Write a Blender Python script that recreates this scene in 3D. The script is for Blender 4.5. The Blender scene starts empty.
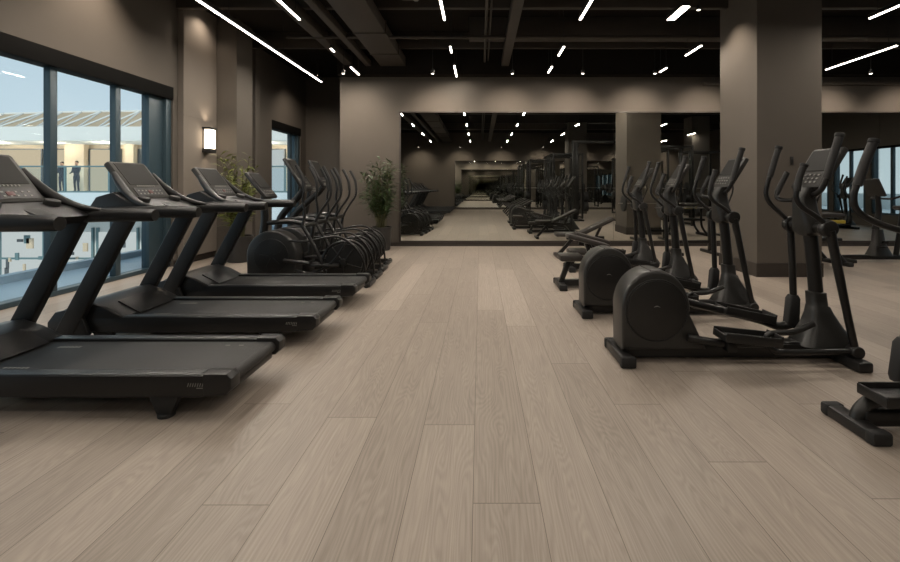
import bpy, bmesh, math, random
from mathutils import Vector, Matrix, Quaternion
random.seed(7)
S = bpy.context.scene
C = S.collection
PI = math.pi
F, VX, VY, H = 450.0, 480.0, 187.0, 1.3          # focal length (px), vanishing point (px), eye height (m)

# ------------------------------------------------------------------ materials
def mat(name, col, rough=0.5, metal=0.0, spec=0.5, bump=0.0, bscale=60.0, var=0.0, vscale=8.0, coat=0.0):
    m = bpy.data.materials.new(name); m.use_nodes = True
    nt = m.node_tree; b = nt.nodes['Principled BSDF']
    b.inputs['Base Color'].default_value = (*col, 1); b.inputs['Roughness'].default_value = rough
    b.inputs['Metallic'].default_value = metal; b.inputs['Specular IOR Level'].default_value = spec
    b.inputs['Coat Weight'].default_value = coat
    tc = nt.nodes.new('ShaderNodeTexCoord')
    if bump:
        n = nt.nodes.new('ShaderNodeTexNoise'); n.inputs['Scale'].default_value = bscale; n.inputs['Detail'].default_value = 4
        bp = nt.nodes.new('ShaderNodeBump'); bp.inputs['Strength'].default_value = bump; bp.inputs['Distance'].default_value = 0.004
        nt.links.new(tc.outputs['Object'], n.inputs['Vector']); nt.links.new(n.outputs['Fac'], bp.inputs['Height'])
        nt.links.new(bp.outputs['Normal'], b.inputs['Normal'])
    if var:
        n = nt.nodes.new('ShaderNodeTexNoise'); n.inputs['Scale'].default_value = vscale; n.inputs['Detail'].default_value = 5
        r = nt.nodes.new('ShaderNodeMix'); r.data_type = 'RGBA'
        r.inputs['A'].default_value = (*[c*(1-var) for c in col], 1); r.inputs['B'].default_value = (*[min(1, c*(1+var)) for c in col], 1)
        nt.links.new(tc.outputs['Object'], n.inputs['Vector']); nt.links.new(n.outputs['Fac'], r.inputs['Factor'])
        nt.links.new(r.outputs['Result'], b.inputs['Base Color'])
    return m

def emit(name, col, strength):
    m = bpy.data.materials.new(name); m.use_nodes = True; nt = m.node_tree; nt.nodes.clear()
    e = nt.nodes.new('ShaderNodeEmission'); o = nt.nodes.new('ShaderNodeOutputMaterial')
    e.inputs['Color'].default_value = (*col, 1); e.inputs['Strength'].default_value = strength
    nt.links.new(e.outputs[0], o.inputs[0]); return m

def floor_mat():
    m = bpy.data.materials.new('oak_planks'); m.use_nodes = True; nt = m.node_tree; L = nt.links
    b = nt.nodes['Principled BSDF']
    N = nt.nodes.new
    geo = N('ShaderNodeNewGeometry'); sep = N('ShaderNodeSeparateXYZ'); L.new(geo.outputs['Position'], sep.inputs[0])
    def M(op, a, bb=None, c=None):
        n = N('ShaderNodeMath'); n.operation = op
        for i, v in enumerate((a, bb, c)):
            if v is None: continue
            if isinstance(v, (int, float)): n.inputs[i].default_value = v
            else: L.new(v, n.inputs[i])
        return n.outputs[0]
    W, LEN = 0.277, 2.9
    u = M('DIVIDE', M('ADD', sep.outputs['X'], 20*W + 0.029), W)
    row = M('FLOOR', u); fu = M('FRACT', u)
    wn = N('ShaderNodeTexWhiteNoise'); wn.noise_dimensions = '1D'; L.new(row, wn.inputs['W'])
    v = M('ADD', M('DIVIDE', M('ADD', sep.outputs['Y'], 30.0), LEN), M('MULTIPLY', wn.outputs['Value'], 7.0))
    col = M('FLOOR', v); fv = M('FRACT', v)
    pid = N('ShaderNodeCombineXYZ'); L.new(row, pid.inputs[0]); L.new(col, pid.inputs[1])
    wp = N('ShaderNodeTexWhiteNoise'); wp.noise_dimensions = '3D'; L.new(pid.outputs[0], wp.inputs['Vector'])
    # grain, stretched along the plank and shifted per plank
    gv = N('ShaderNodeCombineXYZ')
    L.new(M('ADD', M('MULTIPLY', sep.outputs['X'], 9.0), M('MULTIPLY', wp.outputs['Value'], 37.0)), gv.inputs[0])
    L.new(M('ADD', M('MULTIPLY', sep.outputs['Y'], 0.7), M('MULTIPLY', wp.outputs['Value'], 91.0)), gv.inputs[1])
    n1 = N('ShaderNodeTexNoise'); n1.inputs['Scale'].default_value = 2.2; n1.inputs['Detail'].default_value = 8; n1.inputs['Roughness'].default_value = 0.62
    n1.inputs['Distortion'].default_value = 0.5
    L.new(gv.outputs[0], n1.inputs['Vector'])
    gv2 = N('ShaderNodeCombineXYZ')
    L.new(M('ADD', M('MULTIPLY', sep.outputs['X'], 75.0), M('MULTIPLY', wp.outputs['Value'], 55.0)), gv2.inputs[0]); L.new(M('MULTIPLY', sep.outputs['Y'], 1.5), gv2.inputs[1])
    n2 = N('ShaderNodeTexNoise'); n2.inputs['Scale'].default_value = 1.6; n2.inputs['Detail'].default_value = 6; n2.inputs['Roughness'].default_value = 0.65; n2.inputs['Distortion'].default_value = 0.6; L.new(gv2.outputs[0], n2.inputs['Vector'])
    wv = N('ShaderNodeTexWave'); wv.wave_type = 'RINGS'; wv.rings_direction = 'Z'; wv.inputs['Scale'].default_value = 4.6; wv.inputs['Distortion'].default_value = 3.5
    wv.inputs['Detail'].default_value = 4; wv.inputs['Detail Scale'].default_value = 1.6
    gv3 = N('ShaderNodeCombineXYZ')
    L.new(M('ADD', M('SUBTRACT', fu, 0.5), M('MULTIPLY', M('SUBTRACT', wp.outputs['Value'], 0.5), 0.7)), gv3.inputs[0])
    L.new(M('ADD', M('MULTIPLY', sep.outputs['Y'], 0.42), M('MULTIPLY', wp.outputs['Value'], 63.0)), gv3.inputs[1])
    n4 = N('ShaderNodeTexNoise'); n4.inputs['Scale'].default_value = 1.3; n4.inputs['Detail'].default_value = 2; L.new(gv3.outputs[0], n4.inputs['Vector'])
    gv4 = N('ShaderNodeCombineXYZ'); L.new(M('SUBTRACT', fu, 0.5), gv4.inputs[0]); L.new(M('MULTIPLY', M('SUBTRACT', n4.outputs['Fac'], 0.5), 3.0), gv4.inputs[1])
    L.new(gv4.outputs[0], wv.inputs['Vector'])
    f = M('ADD', M('ADD', M('MULTIPLY', n1.outputs['Fac'], 0.34), M('MULTIPLY', n2.outputs['Fac'], 0.54)), M('MULTIPLY', wv.outputs['Fac'], 0.12))
    f = M('ADD', f, M('MULTIPLY', M('SUBTRACT', wp.outputs['Value'], 0.5), 0.20))
    ramp = N('ShaderNodeValToRGB'); L.new(f, ramp.inputs[0])
    e = ramp.color_ramp.elements
    e[0].position = 0.22; e[0].color = (*FLOOR_DARK, 1); e[1].position = 0.80; e[1].color = (*FLOOR_LIGHT, 1)
    # joints
    du = M('MINIMUM', fu, M('SUBTRACT', 1.0, fu)); dv = M('MINIMUM', fv, M('SUBTRACT', 1.0, fv))
    gap = M('MAXIMUM', M('LESS_THAN', du, 0.0060), M('LESS_THAN', dv, 0.0008))
    mx = N('ShaderNodeMix'); mx.data_type = 'RGBA'; L.new(gap, mx.inputs['Factor']); L.new(ramp.outputs[0], mx.inputs['A'])
    mx.inputs['B'].default_value = (0.15, 0.122, 0.098, 1)
    L.new(mx.outputs['Result'], b.inputs['Base Color'])
    L.new(M('ADD', 0.34, M('MULTIPLY', f, 0.22)), b.inputs['Roughness'])
    bp = N('ShaderNodeBump'); bp.inputs['Strength'].default_value = 0.12; bp.inputs['Distance'].default_value = 0.002
    L.new(M('SUBTRACT', f, M('MULTIPLY', gap, 1.0)), bp.inputs['Height']); L.new(bp.outputs[0], b.inputs['Normal'])
    b.inputs['Specular IOR Level'].default_value = 0.42
    return m
FLOOR_DARK, FLOOR_LIGHT = (0.215, 0.177, 0.144), (0.455, 0.388, 0.327)

M_ = {}
M_['floor'] = floor_mat()
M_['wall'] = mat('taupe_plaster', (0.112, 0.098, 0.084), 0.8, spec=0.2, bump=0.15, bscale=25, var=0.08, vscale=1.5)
M_['panel'] = mat('brightened_taupe_panel', (0.19, 0.165, 0.14), 0.75, spec=0.2, bump=0.1, bscale=25, var=0.06, vscale=1.5)  # wall tone raised: the light falling on the panel is put into the colour
M_['shaded_plastic'] = mat('shaded_black_casing', (0.0085, 0.0085, 0.0087), 0.40, spec=0.4, bump=0.08, bscale=220, var=0.1, vscale=20)  # treadmill plastic, darkened to carry the shade on its sides
M_['ceil'] = mat('black_ceiling', (0.016, 0.0132, 0.0108), 0.9, spec=0.1, bump=0.1, bscale=10)
M_['duct'] = mat('dark_duct_paint', (0.052, 0.043, 0.035), 0.6, spec=0.3, var=0.1, vscale=3)
M_['base'] = mat('dark_skirting', (0.035, 0.028, 0.023), 0.5, var=0.1)
M_['plastic'] = mat('black_plastic', (0.0135, 0.013, 0.0125), 0.36, bump=0.08, bscale=220, var=0.12, vscale=20)
M_['shell'] = mat('charcoal_shell', (0.024, 0.0235, 0.022), 0.34, bump=0.05, bscale=260, var=0.1, vscale=15)
M_['metal'] = mat('black_painted_steel', (0.0135, 0.013, 0.0125), 0.32, metal=0.15, bump=0.03, bscale=300, var=0.08)
M_['rubber'] = mat('black_rubber', (0.013, 0.013, 0.013), 0.65, bump=0.3, bscale=300, var=0.1)
M_['grip'] = mat('grip_foam', (0.018, 0.0175, 0.017), 0.5, bump=0.3, bscale=400, var=0.1)
M_['belt'] = mat('running_belt', (0.020, 0.0195, 0.019), 0.6, bump=0.25, bscale=500, var=0.15, vscale=6)
M_['rail'] = mat('ribbed_side_rail', (0.030, 0.031, 0.032), 0.35, bump=0.5, bscale=260, var=0.15)
M_['screen'] = mat('dark_display', (0.016, 0.0155, 0.014), 0.55, spec=0.12, var=0.1, vscale=9)
M_['bezel'] = mat('display_bezel', (0.034, 0.032, 0.029), 0.5, spec=0.3, var=0.06)
M_['mark'] = mat('pale_print', (0.20, 0.195, 0.18), 0.5, var=0.05)
M_['red'] = mat('red_button', (0.075, 0.012, 0.010), 0.45, var=0.05)
M_['yellow'] = mat('yellow_vinyl', (0.42, 0.32, 0.03), 0.5, var=0.08)
M_['vinyl'] = mat('black_vinyl', (0.030, 0.026, 0.023), 0.42, bump=0.15, bscale=120, var=0.1)
M_['winframe'] = mat('blue_grey_aluminium', (0.032, 0.058, 0.074), 0.40, metal=0.1, var=0.06)
M_['steel'] = mat('satin_steel', (0.35, 0.34, 0.33), 0.3, metal=1.0, var=0.05)
M_['leaf'] = mat('palm_leaf', (0.034, 0.062, 0.016), 0.45, var=0.45, vscale=5)
M_['lit_leaf'] = mat('sconce_lit_leaf', (0.13, 0.155, 0.022), 0.45, var=0.45, vscale=5)  # yellow-green raised to carry the sconce light on this plant
M_['stem'] = mat('plant_stem', (0.075, 0.070, 0.025), 0.6, var=0.2)
M_['pot'] = mat('dark_planter', (0.026, 0.024, 0.022), 0.5, bump=0.1, var=0.1)
M_['soil'] = mat('potting_soil', (0.02, 0.014, 0.01), 0.95, bump=0.6, bscale=40, var=0.3)
M_['lamp'] = emit('warm_led', (1.0, 0.90, 0.78), 14.0)
M_['headbox'] = mat('black_blind_box', (0.004, 0.0038, 0.0035), 0.8, spec=0.1, var=0.05)
M_['strip'] = emit('cove_led', (1.0, 0.91, 0.80), 14.0)
M_['down'] = emit('spot_lens', (1.0, 0.88, 0.74), 8.0)
M_['sconce'] = emit('sconce_glow', (1.0, 0.83, 0.62), 9.0)
M_['fixture'] = mat('lamp_housing', (0.018, 0.017, 0.016), 0.5, var=0.05)
M_['mallwhite'] = mat('mall_white_render', (0.72, 0.72, 0.70), 0.7, var=0.04, vscale=1)
M_['mallblue'] = mat('mall_pale_slab', (0.60, 0.66, 0.70), 0.6, var=0.04, vscale=1)
M_['mallbeige'] = mat('mall_beige_panel', (0.62, 0.50, 0.37), 0.6, var=0.08, vscale=1)
M_['malltan'] = mat('mall_tan_lattice', (0.50, 0.38, 0.26), 0.6, var=0.1, vscale=1)
M_['malldark'] = mat('mall_shop_dark', (0.10, 0.11, 0.12), 0.4, var=0.1)
M_['mallteal'] = mat('rail_teal_metal', (0.13, 0.21, 0.23), 0.4, var=0.06)
M_['paving'] = mat('pale_paving', (0.42, 0.49, 0.55), 0.55, var=0.06, vscale=2)
M_['shoplit'] = emit('lit_shop_window', (1.0, 0.74, 0.48), 0.80)
M_['shopcool'] = emit('lit_shop_interior', (1.0, 0.96, 0.88), 0.72)
M_['cloth'] = mat('dark_clothes', (0.035, 0.035, 0.045), 0.8, var=0.2)
M_['clothb'] = mat('grey_blue_clothes', (0.10, 0.13, 0.17), 0.8, var=0.2)
M_['skin'] = mat('skin', (0.45, 0.27, 0.19), 0.6, var=0.05)
M_['hair'] = mat('dark_hair', (0.02, 0.014, 0.01), 0.6, var=0.1)

def mirror_mat(c=(0.70, 0.715, 0.68)):
    m = bpy.data.materials.new('silvered_mirror'); m.use_nodes = True; nt = m.node_tree; nt.nodes.clear()
    g = nt.nodes.new('ShaderNodeBsdfGlossy'); g.inputs['Roughness'].default_value = 0.0
    g.inputs['Color'].default_value = (*c, 1)
    o = nt.nodes.new('ShaderNodeOutputMaterial'); nt.links.new(g.outputs[0], o.inputs[0]); return m
M_['mirror'] = mirror_mat(); M_['mirror_clear'] = mirror_mat((0.88, 0.89, 0.86))

def pane_mat():
    m = bpy.data.materials.new('window_glass'); m.use_nodes = True; nt = m.node_tree; nt.nodes.clear()
    t = nt.nodes.new('ShaderNodeBsdfTransparent'); t.inputs['Color'].default_value = (0.86, 0.93, 0.97, 1)
    g = nt.nodes.new('ShaderNodeBsdfGlossy'); g.inputs['Roughness'].default_value = 0.0
    lw = nt.nodes.new('ShaderNodeLayerWeight'); lw.inputs['Blend'].default_value = 0.5
    pw = nt.nodes.new('ShaderNodeMath'); pw.operation = 'POWER'; pw.inputs[1].default_value = 4.0; nt.links.new(lw.outputs['Facing'], pw.inputs[0])
    fr = nt.nodes.new('ShaderNodeMath'); fr.operation = 'MULTIPLY_ADD'; fr.inputs[1].default_value = 0.35; fr.inputs[2].default_value = 0.03; nt.links.new(pw.outputs[0], fr.inputs[0])
    mx = nt.nodes.new('ShaderNodeMixShader'); o = nt.nodes.new('ShaderNodeOutputMaterial')
    nt.links.new(fr.outputs[0], mx.inputs[0]); nt.links.new(t.outputs[0], mx.inputs[1]); nt.links.new(g.outputs[0], mx.inputs[2])
    nt.links.new(mx.outputs[0], o.inputs[0]); return m
M_['pane'] = pane_mat()

# ------------------------------------------------------------------ mesh helpers
class MB:
    """collects shapes that become ONE mesh object"""
    def __init__(s): s.bm = bmesh.new()
    def _merge(s, b, mx=None):
        if mx is not None: b.transform(mx)
        me = bpy.data.meshes.new('tmp'); b.to_mesh(me); b.free(); s.bm.from_mesh(me); bpy.data.meshes.remove(me)
    def box(s, x0, x1, y0, y1, z0, z1, bev=0.0, mx=None, seg=2):
        b = bmesh.new(); bmesh.ops.create_cube(b, size=1)
        for v in b.verts:
            v.co = Vector(((x0+x1)/2+v.co.x*(x1-x0), (y0+y1)/2+v.co.y*(y1-y0), (z0+z1)/2+v.co.z*(z1-z0)))
        if bev: bmesh.ops.bevel(b, geom=b.edges[:], offset=min(bev, 0.45*min(abs(x1-x0), abs(y1-y0), abs(z1-z0))), segments=seg, affect='EDGES', profile=0.5)
        s._merge(b, mx); return s
    def bar(s, p0, p1, w, d, bev=0.004, up=(0, 1, 0)):
        """a rectangular bar from p0 to p1; d is its size along 'up', w across"""
        p0, p1 = Vector(p0), Vector(p1); z = (p1-p0); L = z.length; z.normalize()
        y = Vector(up); y = (y - z*y.dot(z)).normalized(); x = y.cross(z)
        mx = Matrix((x, y, z)).transposed().to_4x4(); mx.translation = (p0+p1)/2
        return s.box(-w/2, w/2, -d/2, d/2, -L/2, L/2, bev, mx)
    def prism(s, pts, y0, y1, bev=0.0, seg=2):
        """polygon in XZ pushed along Y"""
        b = bmesh.new()
        lo = [b.verts.new((x, y0, z)) for x, z in pts]; hi = [b.verts.new((x, y1, z)) for x, z in pts]
        n = len(pts); b.faces.new(lo); b.faces.new(hi[::-1])
        for i in range(n): b.faces.new((lo[i], hi[i], hi[(i+1) % n], lo[(i+1) % n]))
        bmesh.ops.recalc_face_normals(b, faces=b.faces[:])
        if bev:
            ed = [e for e in b.edges if len({round(v.co.y, 5) for v in e.verts}) == 1]
            bmesh.ops.bevel(b, geom=ed, offset=bev, segments=seg, affect='EDGES', profile=0.5, clamp_overlap=True)
        s._merge(b); return s
    def cyl(s, p0, p1, r0, r1=None, n=20, bev=0.0):
        p0, p1 = Vector(p0), Vector(p1); r1 = r0 if r1 is None else r1
        d = p1-p0; L = d.length; b = bmesh.new()
        bmesh.ops.create_cone(b, cap_ends=True, segments=n, radius1=r0, radius2=r1, depth=L)
        if bev:
            ed = [e for e in b.edges if abs(e.verts[0].co.z-e.verts[1].co.z) < 1e-6]
            bmesh.ops.bevel(b, geom=ed, offset=min(bev, L*0.4, min(r0, r1)*0.8), segments=3, affect='EDGES', profile=0.5)
        mx = Vector((0, 0, 1)).rotation_difference(d).to_matrix().to_4x4(); mx.translation = (p0+p1)/2
        s._merge(b, mx); return s
    def tube(s, pts, r, n=10, smooth=True, per=6, closed=False):
        P = [Vector(p) for p in pts]
        R = list(r) if isinstance(r, (list, tuple)) else [r]*len(P)
        if smooth and len(P) > 2:
            Q, RR = [], []; m = len(P)
            rng = m if closed else m-1
            for i in range(rng):
                if closed: a, b_, c, d = P[(i-1) % m], P[i], P[(i+1) % m], P[(i+2) % m]
                else: a, b_, c, d = P[max(i-1, 0)], P[i], P[i+1], P[min(i+2, m-1)]
                for k in range(per):
                    t = k/per
                    Q.append(0.5*((2*b_)+(c-a)*t+(2*a-5*b_+4*c-d)*t*t+(3*b_-a-3*c+d)*t**3)); RR.append(R[i]*(1-t)+R[(i+1) % m]*t)
            if not closed: Q.append(P[-1]); RR.append(R[-1])
            P, R = Q, RR
        bm = s.bm; rings = []; T0 = None; N = None
        m = len(P)
        for i, p in enumerate(P):
            a = P[(i-1) % m] if closed else P[max(i-1, 0)]; c = P[(i+1) % m] if closed else P[min(i+1, m-1)]
            T = (c-a).normalized()
            if N is None:
                N = T.orthogonal().normalized()
            else:
                N = (N - T*N.dot(T)).normalized()
            B = T.cross(N)
            rings.append([bm.verts.new(p + (N*math.cos(2*PI*k/n)+B*math.sin(2*PI*k/n))*R[i]) for k in range(n)])
        for i in range(m if closed else m-1):
            a, b_ = rings[i], rings[(i+1) % m]
            for k in range(n): bm.faces.new((a[k], a[(k+1) % n], b_[(k+1) % n], b_[k]))
        if not closed: bm.faces.new(rings[0][::-1]); bm.faces.new(rings[-1])
        return s
    def ring(s, c, r, t, axis='Y', n=28, k=8):
        c = Vector(c); pts = []
        for i in range(n):
            a = 2*PI*i/n
            pts.append(c + (Vector((math.cos(a)*r, 0, math.sin(a)*r)) if axis == 'Y' else Vector((math.cos(a)*r, math.sin(a)*r, 0))))
        return s.tube(pts, t, n=k, smooth=False, closed=True)
    def lathe(s, prof, c=(0, 0, 0), n=28):
        bm = s.bm; c = Vector(c); rings = []
        for r, z in prof: rings.append([bm.verts.new(c+Vector((r*math.cos(2*PI*k/n), r*math.sin(2*PI*k/n), z))) for k in range(n)])
        for a, b_ in zip(rings, rings[1:]):
            for k in range(n): bm.faces.new((a[k], a[(k+1) % n], b_[(k+1) % n], b_[k]))
        bm.faces.new(rings[0][::-1]); bm.faces.new(rings[-1]); return s
    def loft(s, secs):
        """secs: (cx, cy, z, hx, hy) rounded-rectangle sections stacked upwards"""
        bm = s.bm; rings = []
        for cx, cy, z, hx, hy in secs:
            ring = []
            for k in range(20):
                a = 2*PI*(k+0.5)/20; ca, sa = math.cos(a), math.sin(a)
                ring.append(bm.verts.new((cx+hx*math.copysign(abs(ca)**0.5, ca), cy+hy*math.copysign(abs(sa)**0.5, sa), z)))
            rings.append(ring)
        for a, b_ in zip(rings, rings[1:]):
            for k in range(20): bm.faces.new((a[k], a[(k+1) % 20], b_[(k+1) % 20], b_[k]))
        bm.faces.new(rings[0][::-1]); bm.faces.new(rings[-1]); return s
    def quad(s, a, b, c, d):
        s.bm.faces.new([s.bm.verts.new(p) for p in (a, b, c, d)]); return s
    def build(s, name, m, parent=None, loc=None, smooth=True):
        me = bpy.data.meshes.new(name); bmesh.ops.recalc_face_normals(s.bm, faces=s.bm.faces[:]) if False else None
        s.bm.to_mesh(me); s.bm.free()
        me.materials.append(m if not isinstance(m, str) else M_[m])
        if smooth:
            for p in me.polygons: p.use_smooth = True
            try: me.set_sharp_from_angle(angle=math.radians(38))
            except Exception: pass
        o = bpy.data.objects.new(name, me); C.objects.link(o)
        if parent is not None: o.parent = parent
        if loc is not None: o.location = loc
        return o

def tag(o, label=None, cat=None, group=None, kind=None):
    if label: o['label'] = label
    if cat: o['category'] = cat
    if group: o['group'] = group
    if kind: o['kind'] = kind
    return o
def empty(name, label, cat, loc=(0, 0, 0), group=None, rz=0):
    o = bpy.data.objects.new(name, None); C.objects.link(o); o.location = loc; o.rotation_euler = (0, 0, rz)
    o.empty_display_size = 0.1
    return tag(o, label, cat, group)
KIDS = {}
def copy_tree(o, parent=None):
    c = o.copy(); C.objects.link(c); c.parent = parent
    for ch in list(o.children): copy_tree(ch, c)
    return c
def place(src, loc, label, first, rz=0):
    o = src if first else copy_tree(src)
    o.location = loc; o.rotation_euler = (0, 0, rz); o['label'] = label
    return o
def struct(mb, name, m, smooth=False):
    o = mb.build(name, m, smooth=smooth); o['kind'] = 'structure'; return o

# ------------------------------------------------------------------ the room
XL, XR, YB, YR, ZC = -5.0, 13.0, 9.9, -6.3, 4.45       # left wall, right wall, mirror wall, rear wall, ceiling
YA, XA = 12.9, -3.08                                     # alcove end, alcove corner
T = 0.25
struct(MB().box(XL-T, XR+T, YR-T, YB+T, -0.1, 0.0).box(XL-T, XA+T, YB+T, YA+T, -0.1, 0.0), 'floor', 'floor')
struct(MB().box(XL-T, XR+T, YR-T, YA+T, ZC, ZC+0.15), 'ceiling', 'ceil')
W1 = (0.35, 7.33, 2.92); W2 = (10.8, 12.55, 2.92)
w = MB()
w.box(XL-T, XL, YR-T, W1[0], 0, ZC); w.box(XL-T, XL, W1[0], W1[1], W1[2], ZC)
w.box(XL-T, XL, W1[1], W2[0], 0, ZC); w.box(XL-T, XL, W2[0], W2[1], W2[2], ZC); w.box(XL-T, XL, W2[1], YA+T, 0, ZC)
struct(w, 'wall_left', 'wall')
struct(MB().box(XA, XR+T, YB, YB+T, 0, ZC).box(XA, XA+T, YB+T, YA, 0, ZC).box(XL, XA+T, YA, YA+T, 0, ZC), 'wall_back', 'wall')
struct(MB().box(XL-T, XR+T, YR-T, YR, 0, ZC), 'wall_rear', 'wall')
WR = [(1.6, 3.0), (3.2, 4.6), (4.8, 6.2), (6.4, 7.8)]
w = MB(); y = YR
for a, b in WR:
    w.box(XR, XR+T, y, a, 0, ZC); w.box(XR, XR+T, a, b, 2.62, ZC); w.box(XR, XR+T, a, b, 0, 0.4); y = b
w.box(XR, XR+T, y, YB, 0, ZC)
struct(w, 'wall_right', 'wall')
# lit wall panel carrying the sconce, and the pilaster after it
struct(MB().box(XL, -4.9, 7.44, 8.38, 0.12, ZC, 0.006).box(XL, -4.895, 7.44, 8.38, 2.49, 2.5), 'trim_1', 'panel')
struct(MB().box(XL, -4.54, 8.40, 8.98, 0, ZC, 0.006).box(XL, -4.86, 9.75, 9.95, 0, ZC, 0.006), 'trim_2', 'wall')
struct(MB().box(XL, XL+0.016, 7.33, 8.40, 0, 0.1).box(XL, XL+0.016, 8.98, W2[0], 0, 0.1).box(XL, XL+0.016, YR, W1[0], 0, 0.1), 'baseboard_left', 'base')
struct(MB().box(XA-0.016, XR, YB-0.018, YB, 0, 0.085), 'baseboard_back', 'base')
# thin pale ledge high on the mirror wall beyond the pillar
struct(MB().box(XA, XR, YB-0.22, YB, 3.72, ZC), 'trim_4', 'ceil')
struct(MB().box(4.9, XR, YB-0.10, YB, 3.53, 3.59, 0.004), 'trim_3', 'wall')
# square pillar
struct(MB().box(4.0, 4.94, 6.5, 7.5, 0, ZC, 0.006), 'pillar', 'wall')
struct(MB().box(3.985, 4.955, 6.485, 7.515, 0, 0.20, 0.004), 'baseboard_pillar', 'base')
struct(MB().box(4.3, 5.2, -3.0, -2.1, 0, ZC, 0.006), 'pillar.001', 'wall')
struct(MB().box(9.4, 10.2, -1.0, -0.2, 0, ZC, 0.006), 'pillar.002', 'wall')

def window(name, y0, y1, zt, muls, zb=0.0, right=False):
    X0 = XR if right else XL
    sx = -1 if right else 1                                # towards the outside is -sx
    def bx(mb, d0, d1, a, b, c, d, bev=0.004):             # d0,d1: distances outwards from the wall's inner face
        xs = sorted((X0 - sx*d0, X0 - sx*d1)); mb.box(xs[0], xs[1], a, b, c, d, bev)
    fr = MB()
    head = 0.20 if not right else 0.06; jw = 0.42 if name == 'window_1' else 0.16
    bx(fr, 0.05, 0.2, y0, y1, zb, zb+0.06)
    bx(fr, 0.03, 0.2, y0, y0+0.08, zb+0.06, zt-head); bx(fr, 0.08, 0.2, y1-jw, y1-0.12, zb+0.06, zt-head); bx(fr, 0.03, 0.22, y1-0.12, y1, zb+0.06, zt-head)
    f = fr.build(name, 'winframe'); f['kind'] = 'structure'
    hd = MB(); bx(hd, -0.01, 0.2, y0, y1, zt-head, zt); hd.build('head_box', 'headbox', f)
    ys = [y0+0.08] + list(muls) + [y1-jw]
    for mu in muls:
        mb = MB(); bx(mb, 0.06, 0.145, mu-0.045, mu+0.045, zb+0.06, zt-head)
        mb.build('mullion', 'winframe', f)
    for i in range(len(ys)-1):
        a = ys[i] + (0.045 if i else 0); b = ys[i+1] - (0.045 if i < len(ys)-2 else 0)
        p = MB(); bx(p, 0.12, 0.13, a, b, zb+0.06, zt-head, 0); p.build('pane', 'pane', f)
    return f
window('window_1', W1[0], W1[1], W1[2], [1.52, 2.47, 3.42, 4.37, 5.345, 6.295])
window('window_2', W2[0], W2[1], W2[2], [12.05])
for i, (a, b) in enumerate(WR): window('window_%d' % (i+3), a, b, 2.62, [(a+b)/2], zb=0.4, right=True)

# mirrors
def mirror(name, xs, yw, face, z0, z1, label):
    """xs: panel edges; yw: wall plane; face: -1 looks towards -Y"""
    t = empty(name, label, 'mirror', (xs[0], yw, 0))
    for a, b in zip(xs, xs[1:]):
        ya, yb = sorted((yw + face*0.004, yw + face*0.012))
        MB().box(a+0.002-xs[0], b-0.002-xs[0], ya-yw, yb-yw, z0, z1).build('mirror_panel', 'mirror' if face < 0 else 'mirror_clear', t, smooth=False)
    ya, yb = sorted((face*0.0, face*0.03)); L = xs[-1]-xs[0]
    MB().box(-0.03, 0.0, ya, yb, z0-0.03, z1+0.03, 0.003).box(L, L+0.03, ya, yb, z0-0.03, z1+0.03, 0.003).box(0, L, ya, yb, z1, z1+0.03, 0.003).box(0, L, ya, yb, z0-0.03, z0, 0.003).build('frame', 'base', t)
    return t
mirror('wall_mirror', [-1.74, 2.93, 5.85, 8.78, 12.6], YB, -1, 0.12, 2.93, 'huge dark framed wall mirror filling the far wall behind the machines')
mirror('wall_mirror', [-1.45, 2.6, 6.6, 10.6], YR, 1, 0.12, 2.8, 'second wide mirror on the opposite wall, seen reflected inside the far mirror')

# ------------------------------------------------------------------ ceiling services
t = empty('ceiling_duct', 'wide rectangular dark duct running away under the ceiling, left of centre', 'duct', (-1.87, 0, 3.9))
d = MB().box(-0.27, 0.27, -6.0, 9.75, 0, 0.2, 0.01).build('duct_body', 'duct', t)
for yy in (-4, -2, 0, 2, 4, 6.2, 7.6, 8.8): MB().box(-0.285, 0.285, yy-0.02, yy+0.02, -0.015, 0.212, 0.004).build('flange', 'duct', t)
for k, (x0, x1, z0, z1, lab) in enumerate([(0.46, 0.62, 3.9, 4.06, 'narrow dark duct running away under the ceiling, right of centre'),
                          (-2.46, -2.34, 3.9, 4.02, 'thin dark cable tray beside the wide left duct'),
                          (-2.92, -2.74, 3.92, 4.08, 'dark cable tray nearest the long bright ceiling strip')]):
    tag(MB().box(x0, x1, -6.0, 9.7, z0, z1, 0.006).build('cable_tray' if k else 'ceiling_duct', 'duct'), lab, 'cable tray' if k else 'duct')
tag(MB().tube([(0.10, -6, 4.0), (0.10, 9.8, 4.0)], 0.025, smooth=False).build('ceiling_pipe', 'duct'), 'thin dark pipe running away under the ceiling at the middle', 'pipe', 'pipes along the ceiling')
tag(MB().tube([(0.17, -6, 4.02), (0.17, 9.8, 4.02)], 0.018, smooth=False).build('ceiling_pipe', 'duct'), 'thinner dark pipe close beside the middle ceiling pipe', 'pipe', 'pipes along the ceiling')
cross = [(8.45, 3.98, 0.24, 'dark cross duct over the room near the mirror wall', -0.2), (7.3, 4.1, 0.1, 'dark cross beam under the ceiling in front of the cross duct', -4.9),
         (9.2, 4.0, 0.09, 'dark cross beam under the ceiling closest to the mirror wall', -4.9), (6.0, 4.08, 0.14, 'dark cross beam under the ceiling above the first lamps', -4.9), (2.0, 4.08, 0.16, 'dark cross beam under the ceiling over the viewpoint', -4.9), (-2.5, 4.05, 0.2, 'dark cross beam under the ceiling behind the viewpoint', -4.9)]
for yy, z, wd, lab, xa in cross:
    tag(MB().box(xa, 12.9, yy-wd/2, yy+wd/2, 4.06 if xa > -1 else max(z+0.09, 4.13), ZC, 0.006).build('ceiling_beam', 'duct'), lab, 'beam', 'cross beams under the ceiling')
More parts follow.
